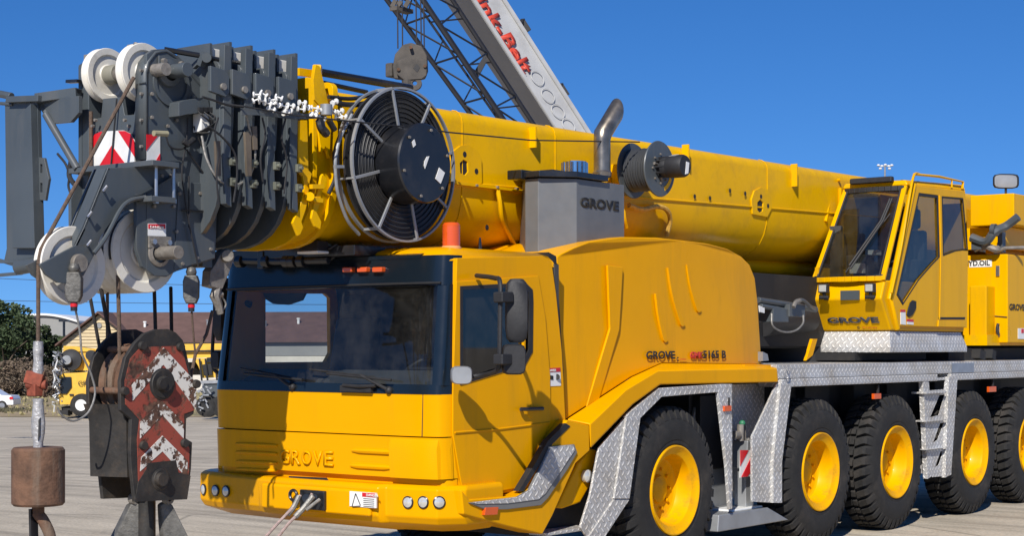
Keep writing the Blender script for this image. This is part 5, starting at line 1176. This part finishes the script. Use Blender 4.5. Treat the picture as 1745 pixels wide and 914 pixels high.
# ================================================================== GROUND
def gz(d):
    if d < 20: return 0.
    if d < 96: return -2.4*(d-20)/76
    return -2.4
def GP(u, v, dz=0):
    """ground point seen under (u, v)"""
    lo, hi = 3., 4000.
    for _ in range(60):
        mid = (lo+hi)/2
        if (HZ-v)/FPX*mid+CH > gz(mid): lo = mid
        else: hi = mid
    p = pd(u, v, lo); p.z = gz(lo)+dz; return p
def GD(u, d, dz=0): p = pd(u, HZ, d); p.z = gz(d)+dz; return p
m = MB(); rows = []
for d in (-400,-60,-20,0,5,10,15,20,30,45,60,75,96,120,160,240,500,1500,4000):
    W = 3500 if abs(d) > 150 else 700
    rows.append([CAM+FV*d+RV*(W*k/10) for k in range(-10, 11)])
    for p in rows[-1]: p.z = gz(d)
m.loft(rows, False, False)
gm, nt, b = nm('concrete_yard'); L = nt.links
tc = N(nt, 'ShaderNodeTexCoord')
n1 = N(nt, 'ShaderNodeTexNoise', Scale=.35, Detail=9.0, Roughness=.65); L.new(tc.outputs['Object'], n1.inputs['Vector'])
r1 = ramp(nt, n1.outputs['Fac'], [(.30, (.36,.31,.235)), (.52, (.50,.435,.335)), (.72, (.58,.505,.395))])
mp = N(nt, 'ShaderNodeMapping'); mp.inputs['Rotation'].default_value = (0,0,-TH+.25); mp.inputs['Scale'].default_value = (3.0,.18,1); L.new(tc.outputs['Object'], mp.inputs[0])
n2 = N(nt, 'ShaderNodeTexNoise', Scale=1.2, Detail=7.0, Roughness=.6); L.new(mp.outputs[0], n2.inputs['Vector'])
r2 = ramp(nt, n2.outputs['Fac'], [(.46, 0), (.66, .75)])
mx = N(nt, 'ShaderNodeMixRGB'); L.new(r2.outputs[0], mx.inputs[0]); L.new(r1.outputs[0], mx.inputs[1]); mx.inputs[2].default_value = (.25,.215,.165,1)
n3 = N(nt, 'ShaderNodeTexNoise', Scale=30.0, Detail=6.0); L.new(tc.outputs['Object'], n3.inputs['Vector'])
r3 = ramp(nt, n3.outputs['Fac'], [(.3, .78), (.7, 1.12)])
mx2 = N(nt, 'ShaderNodeMixRGB', blend_type='MULTIPLY'); mx2.inputs[0].default_value = 1; L.new(mx.outputs[0], mx2.inputs[1]); L.new(r3.outputs[0], mx2.inputs[2])
vo = N(nt, 'ShaderNodeTexVoronoi', feature='DISTANCE_TO_EDGE', Scale=.16); 
ds = N(nt, 'ShaderNodeTexNoise', Scale=.8, Detail=6.0); L.new(tc.outputs['Object'], ds.inputs['Vector'])
mv = N(nt, 'ShaderNodeMixRGB'); mv.inputs[0].default_value = .12; L.new(tc.outputs['Object'], mv.inputs[1]); L.new(ds.outputs['Color'], mv.inputs[2]); L.new(mv.outputs[0], vo.inputs['Vector'])
rc_ = ramp(nt, vo.outputs['Distance'], [(.0, .45), (.004, 1)])
mx3 = N(nt, 'ShaderNodeMixRGB', blend_type='MULTIPLY'); mx3.inputs[0].default_value = .8; L.new(mx2.outputs[0], mx3.inputs[1]); L.new(rc_.outputs[0], mx3.inputs[2])
n5 = N(nt, 'ShaderNodeTexNoise', Scale=.9, Detail=10.0, Roughness=.75, Distortion=.6); L.new(tc.outputs['Object'], n5.inputs['Vector'])
r5 = ramp(nt, n5.outputs['Fac'], [(.56, 0), (.68, .6)])
mx4 = N(nt, 'ShaderNodeMixRGB'); L.new(r5.outputs[0], mx4.inputs[0]); L.new(mx3.outputs[0], mx4.inputs[1]); mx4.inputs[2].default_value = (.13,.115,.095,1)
L.new(mx4.outputs[0], b.inputs['Base Color']); b.inputs['Roughness'].default_value = .88
bp = N(nt, 'ShaderNodeBump', Strength=.4, Distance=.02); L.new(n3.outputs['Fac'], bp.inputs['Height']); L.new(bp.outputs[0], b.inputs['Normal'])
tag(m.build('ground', gm, fix=False), kind='structure')
# dry grass verge
vm, nt, b = nm('dry_grass_soil'); L = nt.links; tc = N(nt, 'ShaderNodeTexCoord')
n1 = N(nt, 'ShaderNodeTexNoise', Scale=.12, Detail=9.0, Roughness=.7); L.new(tc.outputs['Object'], n1.inputs['Vector'])
r1 = ramp(nt, n1.outputs['Fac'], [(.3, (.13,.14,.05)), (.5, (.29,.22,.125)), (.7, (.36,.28,.17))]); L.new(r1.outputs[0], b.inputs['Base Color']); b.inputs['Roughness'].default_value = .95
m = MB(); rows = []
for d, k in ((99,.02),(130,.03),(170,.03),(600,.03)): rows.append([CAM+FV*d+RV*x_*1.0 for x_ in ts(-140, 160, 12)]); [setattr(p, 'z', gz(d)+k) for p in rows[-1]]
m.loft(rows, False, False); tag(m.build('grass_verge', vm, fix=False), kind='structure')
m = MB()
for i in range(2600):
    d = random.uniform(99.5, 158); p = CAM+FV*d+RV*random.uniform(-42, -12); p.z = gz(d)+.03; h = random.uniform(.06,.28)*(1.3 if d < 101 else 1); w_ = random.uniform(.05,.2); a = random.random()*PI
    q = Vector((math.cos(a),math.sin(a),0))*w_; m.add([p-q, p+q, p+q*.4+EZ*h], [(0,1,2)])
tag(m.build('dry_grass', mat('dry_grass_blades', (.30,.26,.13), .95, var=.4, scale=.4), fix=False, smooth=False), kind='stuff', label=None)

# ================================================================== TREES
def crown_mesh(name, w, h, n, leaf, mt, clumps=16, seed=1, skirt=.1, par=None, org=None):
    rnd = random.Random(seed); m = MB(); cl = []
    for i in range(clumps):
        a = rnd.uniform(0, 2*PI); rr = rnd.uniform(0, .36)*w; z = h*(skirt+(.86-skirt)*rnd.random()); k = 1-.55*abs((z/h-.5))*1.2
        cl.append((org+Vector((rr*math.cos(a)*k, rr*math.sin(a)*k, z)), rnd.uniform(.13,.26)*w*k))
    for i in range(n):
        c, r = cl[rnd.randrange(clumps)]
        v = Vector((rnd.gauss(0,1),rnd.gauss(0,1),rnd.gauss(0,1))).normalized()*r*(rnd.random()**.35); v.z *= .72
        p = c+v
        if p.z < org.z+.02: p.z = org.z+.05+rnd.random()*.3
        s_l = leaf*rnd.uniform(.5,1.3); a1 = Vector((rnd.gauss(0,1),rnd.gauss(0,1),rnd.gauss(0,.6))).normalized(); a2 = a1.cross(Vector((rnd.gauss(0,1),rnd.gauss(0,1),rnd.gauss(0,1)))).normalized()
        m.add([p-a1*s_l*.5, p+a2*s_l*.35, p+a1*s_l*.5, p-a2*s_l*.35], [(0,1,2,3)])
    return m.build('crown', mt, par, fix=False, smooth=False)
def tree(u, d, w, h, label, mt=leaf_a, n=5200, seed=1, leaf=.32, name='tree', group='trees behind the grass verge', trunk=True):
    o = GD(u, d); t = thing(name, tuple(o), label, 'tree' if trunk else 'bush', group)
    m = MB()
    if trunk:
        m.tube([o-EZ*.2, o+EZ*h*.25+EX*.1, o+EZ*h*.55], [.24,.18,.1], 8)
        for k in range(6):
            a = 2*PI*k/6+seed; m.tube([o+EZ*h*(.2+.05*k), o+Vector((math.cos(a),math.sin(a),0))*w*.18+EZ*h*(.38+.06*k), o+Vector((math.cos(a),math.sin(a),0))*w*.33+EZ*h*(.45+.07*k)], [.1,.06,.03], 6)
        m.build('trunk', bark, t)
    else:
        rnd = random.Random(seed)
        for k in range(60):
            a = rnd.uniform(0, 2*PI); d_ = Vector((math.cos(a),math.sin(a),0)); m.tube([o+d_*w*.1, o+d_*w*rnd.uniform(.2,.45)+EZ*h*rnd.uniform(.4,.95)], [.03,.01], 4)
        m.build('stems', bark, t)
    crown_mesh('crown', w, h, n, leaf, mt, seed=seed, par=t, org=o); return t
TL = [(-40,152,9,9.3,'dark green oak cut off by the left edge of the photo'),(8,148,7,9.0,'tallest dark green tree at the left edge behind the white car'),(48,155,7,7.2,'rounded dark green tree left of the hanging weight rope'),(88,158,7,6.0,'dark green tree right behind the taped rope socket'),(122,163,6,5.6,'low dark green tree beside the gable of the brown roofed house')]
for i, (u, d, w_, h_, lb) in enumerate(TL): tree(u, d, w_, h_, lb, seed=3+i)
TB = [(5,139,6,2.9,'brown leafless scrub behind the white car'),(40,141,6.5,3.0,'brown leafless scrub left of the red clevis on the rope'),(78,138,6,2.6,'brown leafless scrub right of the red clevis on the rope')]
for i, (u, d, w_, h_, lb) in enumerate(TB): tree(u, d, w_, h_, lb, mt=leaf_b, seed=20+i, n=2600, leaf=.22, name='bush', group='brown scrub along the verge', trunk=False)
tree(128,150,5,3.4,'grey green shrub between the scrub and the background crane', mt=leaf_c, seed=31, n=2600, leaf=.25, name='shrub', group=None, trunk=False)
# small weeds on the concrete
wd = thing('weed_patch', tuple(GP(10,748)), 'small flat patch of dead weeds on the concrete at the left edge', 'weeds')
m = MB(); o = GP(10,748)
for i in range(500):
    p = o+RV*random.gauss(0,.3)+FV*random.gauss(0,.5); p.z = gz(24)+.0; a = random.random()*PI; q = Vector((math.cos(a),math.sin(a),0))*.03; m.add([p-q, p+q, p+EZ*random.uniform(.03,.12)+q*2], [(0,1,2)])
tag(m.build('weed_stalks', mat('weed_brown', (.10,.09,.05), .9, var=.4), wd, fix=False, smooth=False), kind='stuff')

# ================================================================== HOUSE with brown roof
Dh = 150
def hp_(u, v, d): return pd(u, v, d)
g = gz(Dh)
b = thing('brown_roofed_house', tuple(GD(260,Dh)), 'long low beige sided building with brown shingle roof behind the background cranes', 'building')
gl, gr, apx = pd(106,585,Dh), pd(232,585,Dh+0), pd(166,534,Dh)
zE, zR = gl.z, apx.z
a0 = Vector((gl.x,gl.y,0)); a1 = Vector((gr.x,gr.y,0)); am_ = (a0+a1)/2
dirL = (RV*.97+FV*.24).normalized()       # long axis of the building
W0 = (a1-a0)
# gable faces the camera obliquely; ridge runs along dirL
Wd = RV*.86-FV*.5; half = (a1-a0).length/2
g0 = am_-RV*half; g1 = am_+RV*half
Lg = 62
m = MB().plate([Vector((g0.x,g0.y,g)), Vector((g1.x,g1.y,g)), Vector((g1.x,g1.y,zE)), Vector((am_.x,am_.y,zR-.15)), Vector((g0.x,g0.y,zE))], FV*.2); m.build('gable_wall', wall_m, b)
for k in range(13):
    z = zE-1.2+k*.30; hw_ = half*(1 if z < zE else max(0, (zR-.2-z)/(zR-.2-zE)))
    if hw_ > .2: MB().obox(am_-RV*hw_+EZ*z-FV*.03, am_+RV*hw_+EZ*z-FV*.03, .04, .05).build('siding_board', mat('siding_edge', (.38,.29,.16), .8) if 'siding_edge' not in MATS else MATS['siding_edge'], b)
f1 = g1+RV*.0; far = g1+RV*Lg+FV*6
m = MB().plate([Vector((g1.x,g1.y,g)), Vector((far.x,far.y,g)), Vector((far.x,far.y,zE+.3)), Vector((g1.x,g1.y,zE))], FV*.2); m.build('side_wall', lwall_m, b)
m = MB().plate([Vector((g1.x,g1.y,zE-1.15))-FV*.06, Vector((far.x,far.y,zE-1.15))-FV*.06, Vector((far.x,far.y,zE+.25))-FV*.06, Vector((g1.x,g1.y,zE))-FV*.06], FV*.05); m.build('eave_band', gwall_m, b)
# roof: two slopes of the cross gable and the long slope
ov = .5
def roofq(p, name='roof'): return MB().plate(p, (0,0,.16)).build(name, roof_m, b)
L0 = g0-RV*ov; L0.z = zE-.30; R0_ = g1+RV*ov; R0_.z = zE-.30; T0 = am_.copy(); T0.z = zR
fo = -FV*.6; bo = FV*9
roofq([L0+fo, T0+fo, T0+bo, L0+bo]); roofq([T0+fo, R0_+fo, R0_+bo, T0+bo])
e0 = g1-FV*.5-RV*0; e0.z = zE; e1 = far-FV*.5; e1.z = zE+.30; rr1 = far+FV*5; rr1.z = zR+.35; rr0 = am_+FV*5; rr0.z = zR+.02
m = MB().plate([e0, e1, rr1, rr0], (0,0,.14)); m.build('roof', roof_m, b)
for k, (t, s_k) in enumerate(((.03,.5),(.12,.55),(.155,.35),(.2,.5),(.25,.6),(.31,.35),(.4,.5),(.5,.45))):
    q = e0.lerp(e1, t).lerp(rr0.lerp(rr1, t), s_k); MB().cyl(q, q+EZ*.55, .12, seg=10).cyl(q+EZ*.5, q+EZ*.62, .17, seg=10).build('roof_vent', galv if k % 2 else wplain, b)
MB().lathe([(.0005,0),(.25,0),(.25,.05)], Vector((am_.x,am_.y,zR-1.1))-FV*.06, -FV, 18).build('gable_vent', gwall_m, b)
# arched warehouse behind the trees
wv = thing('arched_warehouse', tuple(GD(80,240)), 'distant grey building with a shallow arched white edged roof above the trees', 'building')
c = pd(80,540,240); arc = [CAM+FV*240+RV*((25-CXP)/FPX*240+ (9.2)*k/16*1.0) for k in range(17)]
arc = []
for k in range(17): u = 22+114*k/16; v = 553-15*math.sin(PI*(k/16*.8+.15)); p = pd(u, v, 240); arc.append(p)
m = MB().plate([Vector((arc[0].x,arc[0].y,gz(240)))]+arc+[Vector((arc[-1].x,arc[-1].y,gz(240)))], FV*20); m.build('warehouse_body', gwall_m, wv)
MB().loft([[p-FV*.5, p-FV*.5+EZ*.3, p+FV*20+EZ*.3, p+FV*20] for p in arc]).build('roof_edge', wplain, wv)
fl = thing('flood_light_pole', tuple(GD(109,200)), 'short T shaped area light pole above the trees left of the house', 'light pole')
q = pd(109,547,200); MB().cyl(GD(109,200), q, .15).build('pole', blackp, fl); MB().obox(q-RV*.6, q+RV*.6, .3, .25).build('lamp_head', blackp, fl)
# power lines
for k, (v0, v1, sag) in enumerate(((466,492,5),(508,520,3))):
    pts = [pd(-200+900*i/16, v0+(v1-v0)*i/16+sag*math.sin(PI*i/16), 190) for i in range(17)]
    tag(MB().tube(pts, .03, 5).build('power_line', black), ('thin upper overhead wire crossing the sky at the left', 'thin lower overhead wire crossing the sky just over the treetops')[k], 'overhead wire', 'overhead wires')
# tall flood mast on the right
lm = thing('flood_light_mast', tuple(GD(1508,220)), 'tall stadium style light mast with a ring of lamps above the operator cab', 'light mast')
q = pd(1508,283,220); MB().cyl(GD(1508,220), q, .22, .12).build('pole', galv, lm)
MB().obox(q-RV*.9, q+RV*.9, .15, .15).build('crossarm', galv, lm)
for k, (dx, dz) in enumerate(((-.85,.1),(-.4,.0),(.05,.15),(.5,0),(.9,.1),(-.6,-.35),(.6,-.35))): MB().ball(q+RV*dx+EZ*dz, .22, 10, (1,1,.7)).build('lamp_head', wplain, lm)

# ================================================================== white car
wc = thing('white_car', tuple(GD(-3,109)), 'white car cut off by the left edge of the photo', 'car')
o = GD(-32,109)
def cp(a, h, y=0): return o+RV*a+EZ*h+FV*y
prof_c = [(-2.3,.35),(-2.3,.8),(-1.4,.95),(-.8,1.4),(.6,1.45),(1.3,1.02),(1.95,.98),(2.1,.75),(2.1,.35)]
MB().plate([cp(a,h) for a, h in prof_c], FV*1.7).build('car_body', whitec, wc, bevel=.06)
MB().plate([cp(a,h,-.01) for a, h in ((-1.2,.98),(-.7,1.34),(.5,1.36),(1.0,1.02))], FV*.02).build('side_windows', bluegl, wc)
for a in (-1.5, 1.35):
    wl_ = MB().lathe([(.0005,.02),(.2,.02),(.32,.0),(.33,-.2),(.0005,-.2)], cp(a,.33,0), -FV, 20).build('wheel', tyre_m, wc); MB().lathe([(.0005,.03),(.19,.03)], cp(a,.33,0), -FV, 16).build('rim', steel, wl_)
MB().obox(cp(1.85,.82,-.02), cp(2.08,.82,-.02), .06, .16).build('tail_light', redp, wc)

# ================================================================== background yellow truck crane
t = thing('truck_crane', tuple(GD(130,97)), 'small looking yellow truck crane with black hose reel parked behind the hook block', 'mobile crane')
def bq(u, v, d=97): return pd(u, v, d)
def bplate(pts, th, name, mt, d=97, par=t, bev=.02, holes=()): return MB().plate([bq(u,v,d) for u, v in pts], FV*th, [[bq(u,v,d) for u, v in h] for h in holes]).build(name, mt, par, bevel=bev)
cb_ = bplate([(101,643),(106,637),(146,635),(215,640),(215,668),(150,672),(146,675),(133,690),(101,690),(100,668)], 2.4, 'cab', ybg)
bplate([(104,646),(109,643),(121,643),(122,660),(113,672),(103,672)], .1, 'cab_window', bluegl, 96.9, cb_)
bplate([(98,672),(103,672),(100,640),(97,650)], 2.2, 'windscreen', bluegl, 97.4, cb_)
bplate([(118,672),(125,672),(125,675),(118,675)], .1, 'door_handle', black, 96.9, cb_)
text('GROVE', bq(133,658,96.9), RV, EZ, .28, darktxt, cb_, width=1.3, ext=.01)
bplate([(104,694),(212,694),(212,700),(106,702)], 2.2, 'chassis', chassis_m, 97.3)
wl_ = MB().lathe([(.33,.03),(.5,.03),(.63,.0),(.66,-.1),(.66,-.5),(.33,-.5)], bq(138,691,96.7), -FV, 32).build('wheel', tyre_m, t); MB().lathe([(.0005,-.02),(.2,-.02),(.28,.02),(.36,.03)], bq(138,691,96.7), -FV, 24).build('rim', wplain, wl_)
wl_ = MB().lathe([(.33,.03),(.5,.03),(.63,.0),(.66,-.1),(.66,-.5),(.33,-.5)], bq(196,691,96.7), -FV, 32).build('wheel', tyre_m, t); MB().lathe([(.0005,-.02),(.2,-.02),(.28,.02),(.36,.03)], bq(196,691,96.7), -FV, 24).build('rim', wplain, wl_)
bplate([(108,597),(230,592),(230,632),(110,632)], 1.2, 'main_boom', ybg, 98)
bplate([(108,590),(128,591),(160,596),(160,600),(108,600)], 1.3, 'boom_top', ybg, 97.9)
rl_ = MB().lathe([(.0005,.15),(.0005+.2,.15),(.30,.1),(.62,.1),(.64,.05),(.64,-.05),(.0005,-.05)], bq(121,614,97.7), -FV, 32).build('hose_reel', black, t)
MB().lathe([(.0005,.35),(.26,.35),(.28,.3),(.28,.1)], bq(116,614,97.7), -FV, 24).build('reel_hub', galv, rl_)
MB().lathe([(.0005,.1),(.3,.1),(.3,-.2)], bq(155,606,97.8), -FV, 24).build('cable_reel', black, t)
rnd = random.Random(5)
for nm_, mt_, n_, ur, vr, r_ in (('reeving_gear', galv, 60, (90,106), (598,685), .05), ('hook_gear', wplain, 26, (88,102), (602,700), .045)):
    pts = [bq(rnd.uniform(*ur), vr[0]+(vr[1]-vr[0])*k/n_+rnd.uniform(-7,7), rnd.uniform(96.2,97.6)) for k in range(n_)]
    MB().tube(pts, r_, 5).build(nm_, mt_, t)
bplate([(100,700),(116,700),(116,709),(103,706)], 1, 'front_bumper', chassis_m, 96.9)
# second background crane seen behind the block and cab
t2 = thing('truck_crane', tuple(GD(360,92)), 'yellow boomed crane with dark grey carrier parked behind the far cab mirror', 'mobile crane')
bplate([(300,587),(415,585),(415,608),(300,612)], 1.2, 'main_boom', ybg, 93, t2)
bplate([(330,612),(415,608),(415,642),(345,645),(338,625)], 1.6, 'superstructure', ybg, 92.6, t2)
bplate([(352,610),(375,608),(375,618),(352,618)], .4, 'winch', blackp, 92.3, t2)
bplate([(344,652),(420,650),(420,690),(372,692),(345,688)], 2.2, 'carrier_body', dgrey, 92, t2)
bplate([(338,650),(422,647),(422,653),(340,655)], 2.4, 'carrier_deck', galv, 91.9, t2)
bplate([(370,656),(377,656),(377,661),(370,661)], .1, 'label_plate', wplain, 91.8, t2)
for u in (352, 378, 410):
    wl_ = MB().lathe([(.3,.03),(.5,.03),(.6,.0),(.62,-.5),(.3,-.5)], bq(u,693,91.6), -FV, 28).build('wheel', tyre_m, t2); MB().lathe([(.0005,0),(.3,.02)], bq(u,693,91.6), -FV, 20).build('rim', chassis_m, wl_)
m = MB()
for k in range(30):
    p = bq(rnd.uniform(338,356), rnd.uniform(655,700), rnd.uniform(91,92)); m.obox(p, p+RV*rnd.uniform(-.3,.3)+EZ*rnd.uniform(-.3,.3), .08, .08)
m.build('winch_gear', galv, t2)
bplate([(384,588),(404,587),(404,607),(384,608)], .2, 'boom_collar', ybg, 92.8, t2)
bplate([(300,598),(415,596),(415,599),(300,601)], .1, 'boom_seam', chassis_m, 92.8, t2)
bplate([(344,622),(360,620),(362,640),(348,641)], .1, 'engine_grille', chassis_m, 92.4, t2)
bplate([(385,616),(400,615),(400,636),(385,637)], .1, 'cab_window', bluegl, 92.4, t2)
for u in (340, 350, 366, 378): MB().tube([bq(u,612,92.4), bq(u+4,650,92.2)], .06, 6).build('hydraulic_hose', black, t2)
MB().box(tuple(bq(300,640,93)), tuple(bq(336,618,93)+FV*1.0)).build('front_body', chassis_m, t2)

# ================================================================== background booms
bb = thing('box_boom_crane', tuple(GD(1000,30)), 'tall white box boom with red lettering rising behind the yellow boom', 'crane boom')
def ln(a, b, t): return (a[0]+(b[0]-a[0])*t, a[1]+(b[1]-a[1])*t)
T1, T2 = -.9, 2.7
E1 = (pd(*ln((757,0),(897,209),T1), 31.6), pd(*ln((757,0),(897,209),T2), 31.6))
E2 = (pd(*ln((803,0),(945,219),T1), 30.0), pd(*ln((803,0),(945,219),T2), 30.0))
E3 = (pd(*ln((860,0),(1006,229),T1), 30.6), pd(*ln((860,0),(1006,229),T2), 30.6))
E4 = tuple(E3[i]+(E1[i]-E2[i]) for i in (0,1))
m = MB(); m.add([E2[0],E3[0],E3[1],E2[1]], [(0,1,2,3)]); m.add([E3[0],E4[0],E4[1],E3[1]], [(0,1,2,3)]); m.add([E4[0],E1[0],E1[1],E4[1]], [(0,1,2,3)]); m.add([E2[0],E3[0],E4[0],E1[0]], [(0,1,2,3)])
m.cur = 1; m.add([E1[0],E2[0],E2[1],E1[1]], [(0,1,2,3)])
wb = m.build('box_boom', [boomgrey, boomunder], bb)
ax_ = (E2[1]-E2[0]).normalized(); wv_ = (E3[0]-E2[0]); up_ = (wv_-ax_*wv_.dot(ax_)); wid = up_.length; up_.normalize(); nrm = ax_.cross(up_).normalized()
if nrm.dot(CAM-E2[0]) < 0: nrm = -nrm
def onb(u, v, o=.02):
    r = ray(u, v); t = ((E2[0]-CAM).dot(nrm))/r.dot(nrm); return CAM+r*t+nrm*o
MB().obox(E2[0]+nrm*.03+up_*.04, E2[1]+nrm*.03+up_*.04, .08, .03, nrm).obox(E3[0]+nrm*.03-up_*.04, E3[1]+nrm*.03-up_*.04, .08, .03, nrm).build('boom_edge_flange', boomgrey, wb)
s0 = onb(793,-18); s1_ = onb(889,130)
text('Link-Belt', s0+up_*.02, (s1_-s0), up_, wid*.44, mat('logo_red', (.55,.06,.03), .45, var=.15), wb, width=(s1_-s0).length*1.0, bold=.035, ext=.01)
for k, (u, v) in enumerate(((916,133),(934,163),(951,190),(969,214),(986,240))):
    c = onb(u, v, .005)
    MB().lathe([(.135,0),(.147,.006),(.157,.0)], c, nrm, 28).build('pressed_ring', boomgrey, wb)
for u, v in ((889,43),(955,154)):
    c = onb(u, v, -.1); MB().obox(c, c+up_*.25+ax_*-.1, .08, .08).obox(c+up_*.22-ax_*.08, c+up_*.22+ax_*.12, .09, .09).build('boom_side_lug', black, wb)
MB().tube([onb(955,165,-.1), onb(1006,226,-.1)], .02).build('boom_cable', black, wb)
MB().box(tuple(GD(1000,32)+Vector((-2,-1.2,.9))), tuple(GD(1000,32)+Vector((3,1.2,1.7)))).build('carrier', chassis_m, bb)
# lattice boom
lb = thing('lattice_boom', tuple(GD(950,27)), 'black steel lattice boom crossing behind the white box boom', 'crane boom')
dA, dB, dC, dD = 27.0, 26.6, 28.2, 28.6
def chord(a, b, d): return lambda t: pd(*ln(a, b, t), d)
cA = chord((660,0),(803,196),dA); cB = chord((721,0),(857,203),dB); cC = chord((765,-10),(905,205),dC); cD = chord((700,-10),(850,205),dD)
for f_, r in ((cA,.042),(cB,.048),(cC,.04),(cD,.022)): MB().tube([f_(-1.2), f_(2.4)], r, 8).build('chord', latt, lb)
m = MB(); st = .345
for k in range(-3, 7):
    t0 = .02+k*st
    for f1, f2, r in ((cA,cB,.017),(cB,cC,.017)):
        m.tube([f1(t0+st*.55), f2(t0+.10)], r, 6).tube([f1(t0+st*.55), f2(t0+st+.10)], r, 6)
    m.tube([cA(t0+st*.55), cD(t0+.0)], .013, 6).tube([cC(t0+st*.5), cD(t0+.2)], .014, 6)
m.build('lacing', latt, lb)
MB().plate(D([(823,97),(829,104),(812,136),(805,127)], 27.3), FV*.1).build('boom_panel', latt, lb)
# background hook block on its ropes
hb = thing('crane_hook_block', tuple(pd(700,150,24)), 'weathered brown hook block hanging high against the sky above the hose reel', 'hook block')
MB().plate(D([(673,92),(686,76),(700,72),(719,78),(728,94),(729,120),(724,133),(700,138),(686,135),(671,133),(669,113)], 24), FV*.12).build('front_cheek', bgblock_m, hb, bevel=.02)
MB().plate(D([(676,104),(690,98),(716,97),(728,104),(727,128),(719,134),(688,136),(676,126)], 23.93), FV*.08).build('cheek_doubler', bgblock_m, hb, bevel=.01)
MB().plate(D([(704,116),(710,108),(716,115),(711,123)], 23.925), FV*.02).build('cheek_hole', black, hb)
MB().plate(D([(676,90),(690,74),(710,76),(722,92),(722,128),(674,128)], 24.25), FV*.1).build('rear_cheek', bgblock_m, hb, bevel=.02)
MB().box(tuple(pd(667,130,24.0)), tuple(pd(676,106,24.0)+FV*.3)).build('side_lug', bgblock_m, hb, bevel=.02)
for u, v in ((700,80),(679,118),(724,112)): MB().cyl(pd(u,v,23.97), pd(u,v,23.9), .025, seg=8).build('cheek_bolt', rusty, hb)
MB().tube([pd(694,136,24), pd(694,146,24)], .08).lathe([(.035,-.05),(.10,-.05),(.10,.05),(.035,.05),(.035,-.05)], pd(707,142,24), -FV, 24).tube([pd(697,146,24), pd(702,152,24)], .06).build('hook_swivel', bgblock_m, hb)
m = MB()
for u in (678,686,709,717,722): m.tube([pd(u+(0 if u < 700 else 1),82,24.1), pd(u-1,-60,24.4)], .011, 6)
m.build('block_rope', blkrope, hb)
hs = MB().box(tuple(pd(664,18,24.3)), tuple(pd(703,11,24.3)+FV*.2)).obox(pd(668,12,24.3), pd(674,0,24.3), .06, .06).obox(pd(690,12,24.3), pd(697,0,24.3), .06, .06).obox(pd(678,10,24.3), pd(684,2,24.3), .1, .06)
hs.build('rope_spreader', bgblock_m, hb)

# ================================================================== LIGHT, SKY, CAMERA
sd = Vector((1.0, .46, -.84)).normalized()
el = math.asin(-sd.z)
sun = bpy.data.lights.new('sun', 'SUN'); sun.energy = 5.0; sun.angle = math.radians(.53); sun.color = (1, .95, .87)
so_ = bpy.data.objects.new('sun', sun); COL.objects.link(so_); so_.rotation_euler = sd.to_track_quat('-Z', 'Y').to_euler(); so_.location = (-20,-20,30)
w = bpy.data.worlds.new('World'); S.world = w; w.use_nodes = True; nt = w.node_tree
sk = nt.nodes.new('ShaderNodeTexSky'); sk.sky_type = 'NISHITA'; sk.sun_disc = False; sk.sun_elevation = el
sv = -sd; sk.sun_rotation = math.atan2(sv.x, sv.y); sk.altitude = 1500; sk.air_density = 1.0; sk.dust_density = 0; sk.ozone_density = 2.5
tc = N(nt, 'ShaderNodeTexCoord'); va = N(nt, 'ShaderNodeVectorMath', operation='ADD'); va.inputs[1].default_value = (0, 0, .10); nt.links.new(tc.outputs['Generated'], va.inputs[0])
vn = N(nt, 'ShaderNodeVectorMath', operation='NORMALIZE'); nt.links.new(va.outputs[0], vn.inputs[0]); nt.links.new(vn.outputs[0], sk.inputs['Vector'])
hs = N(nt, 'ShaderNodeHueSaturation', Saturation=1.3, Value=1.0, Hue=.5); nt.links.new(sk.outputs[0], hs.inputs['Color'])
tn = N(nt, 'ShaderNodeMixRGB', blend_type='MULTIPLY'); tn.inputs[0].default_value = 1; tn.inputs[2].default_value = (.85,1.05,1.35,1); nt.links.new(hs.outputs[0], tn.inputs[1])
nt.links.new(tn.outputs[0], nt.nodes['Background'].inputs[0]); nt.nodes['Background'].inputs[1].default_value = .075
cam = bpy.data.cameras.new('camera'); cam.sensor_width = 36; cam.lens = FPX/1745*36; cam.shift_y = (HZ-457)/1745; cam.clip_end = 6000; cam.clip_start = .1
co = bpy.data.objects.new('camera', cam); COL.objects.link(co); co.location = CAM; co.rotation_euler = FV.to_track_quat('-Z', 'Y').to_euler()
S.camera = co
S.render.engine = 'CYCLES'; S.view_settings.view_transform = 'Standard'; S.view_settings.look = 'None'; S.view_settings.exposure = .15; S.view_settings.gamma = 1
S.cycles.max_bounces = 6; S.cycles.transparent_max_bounces = 12
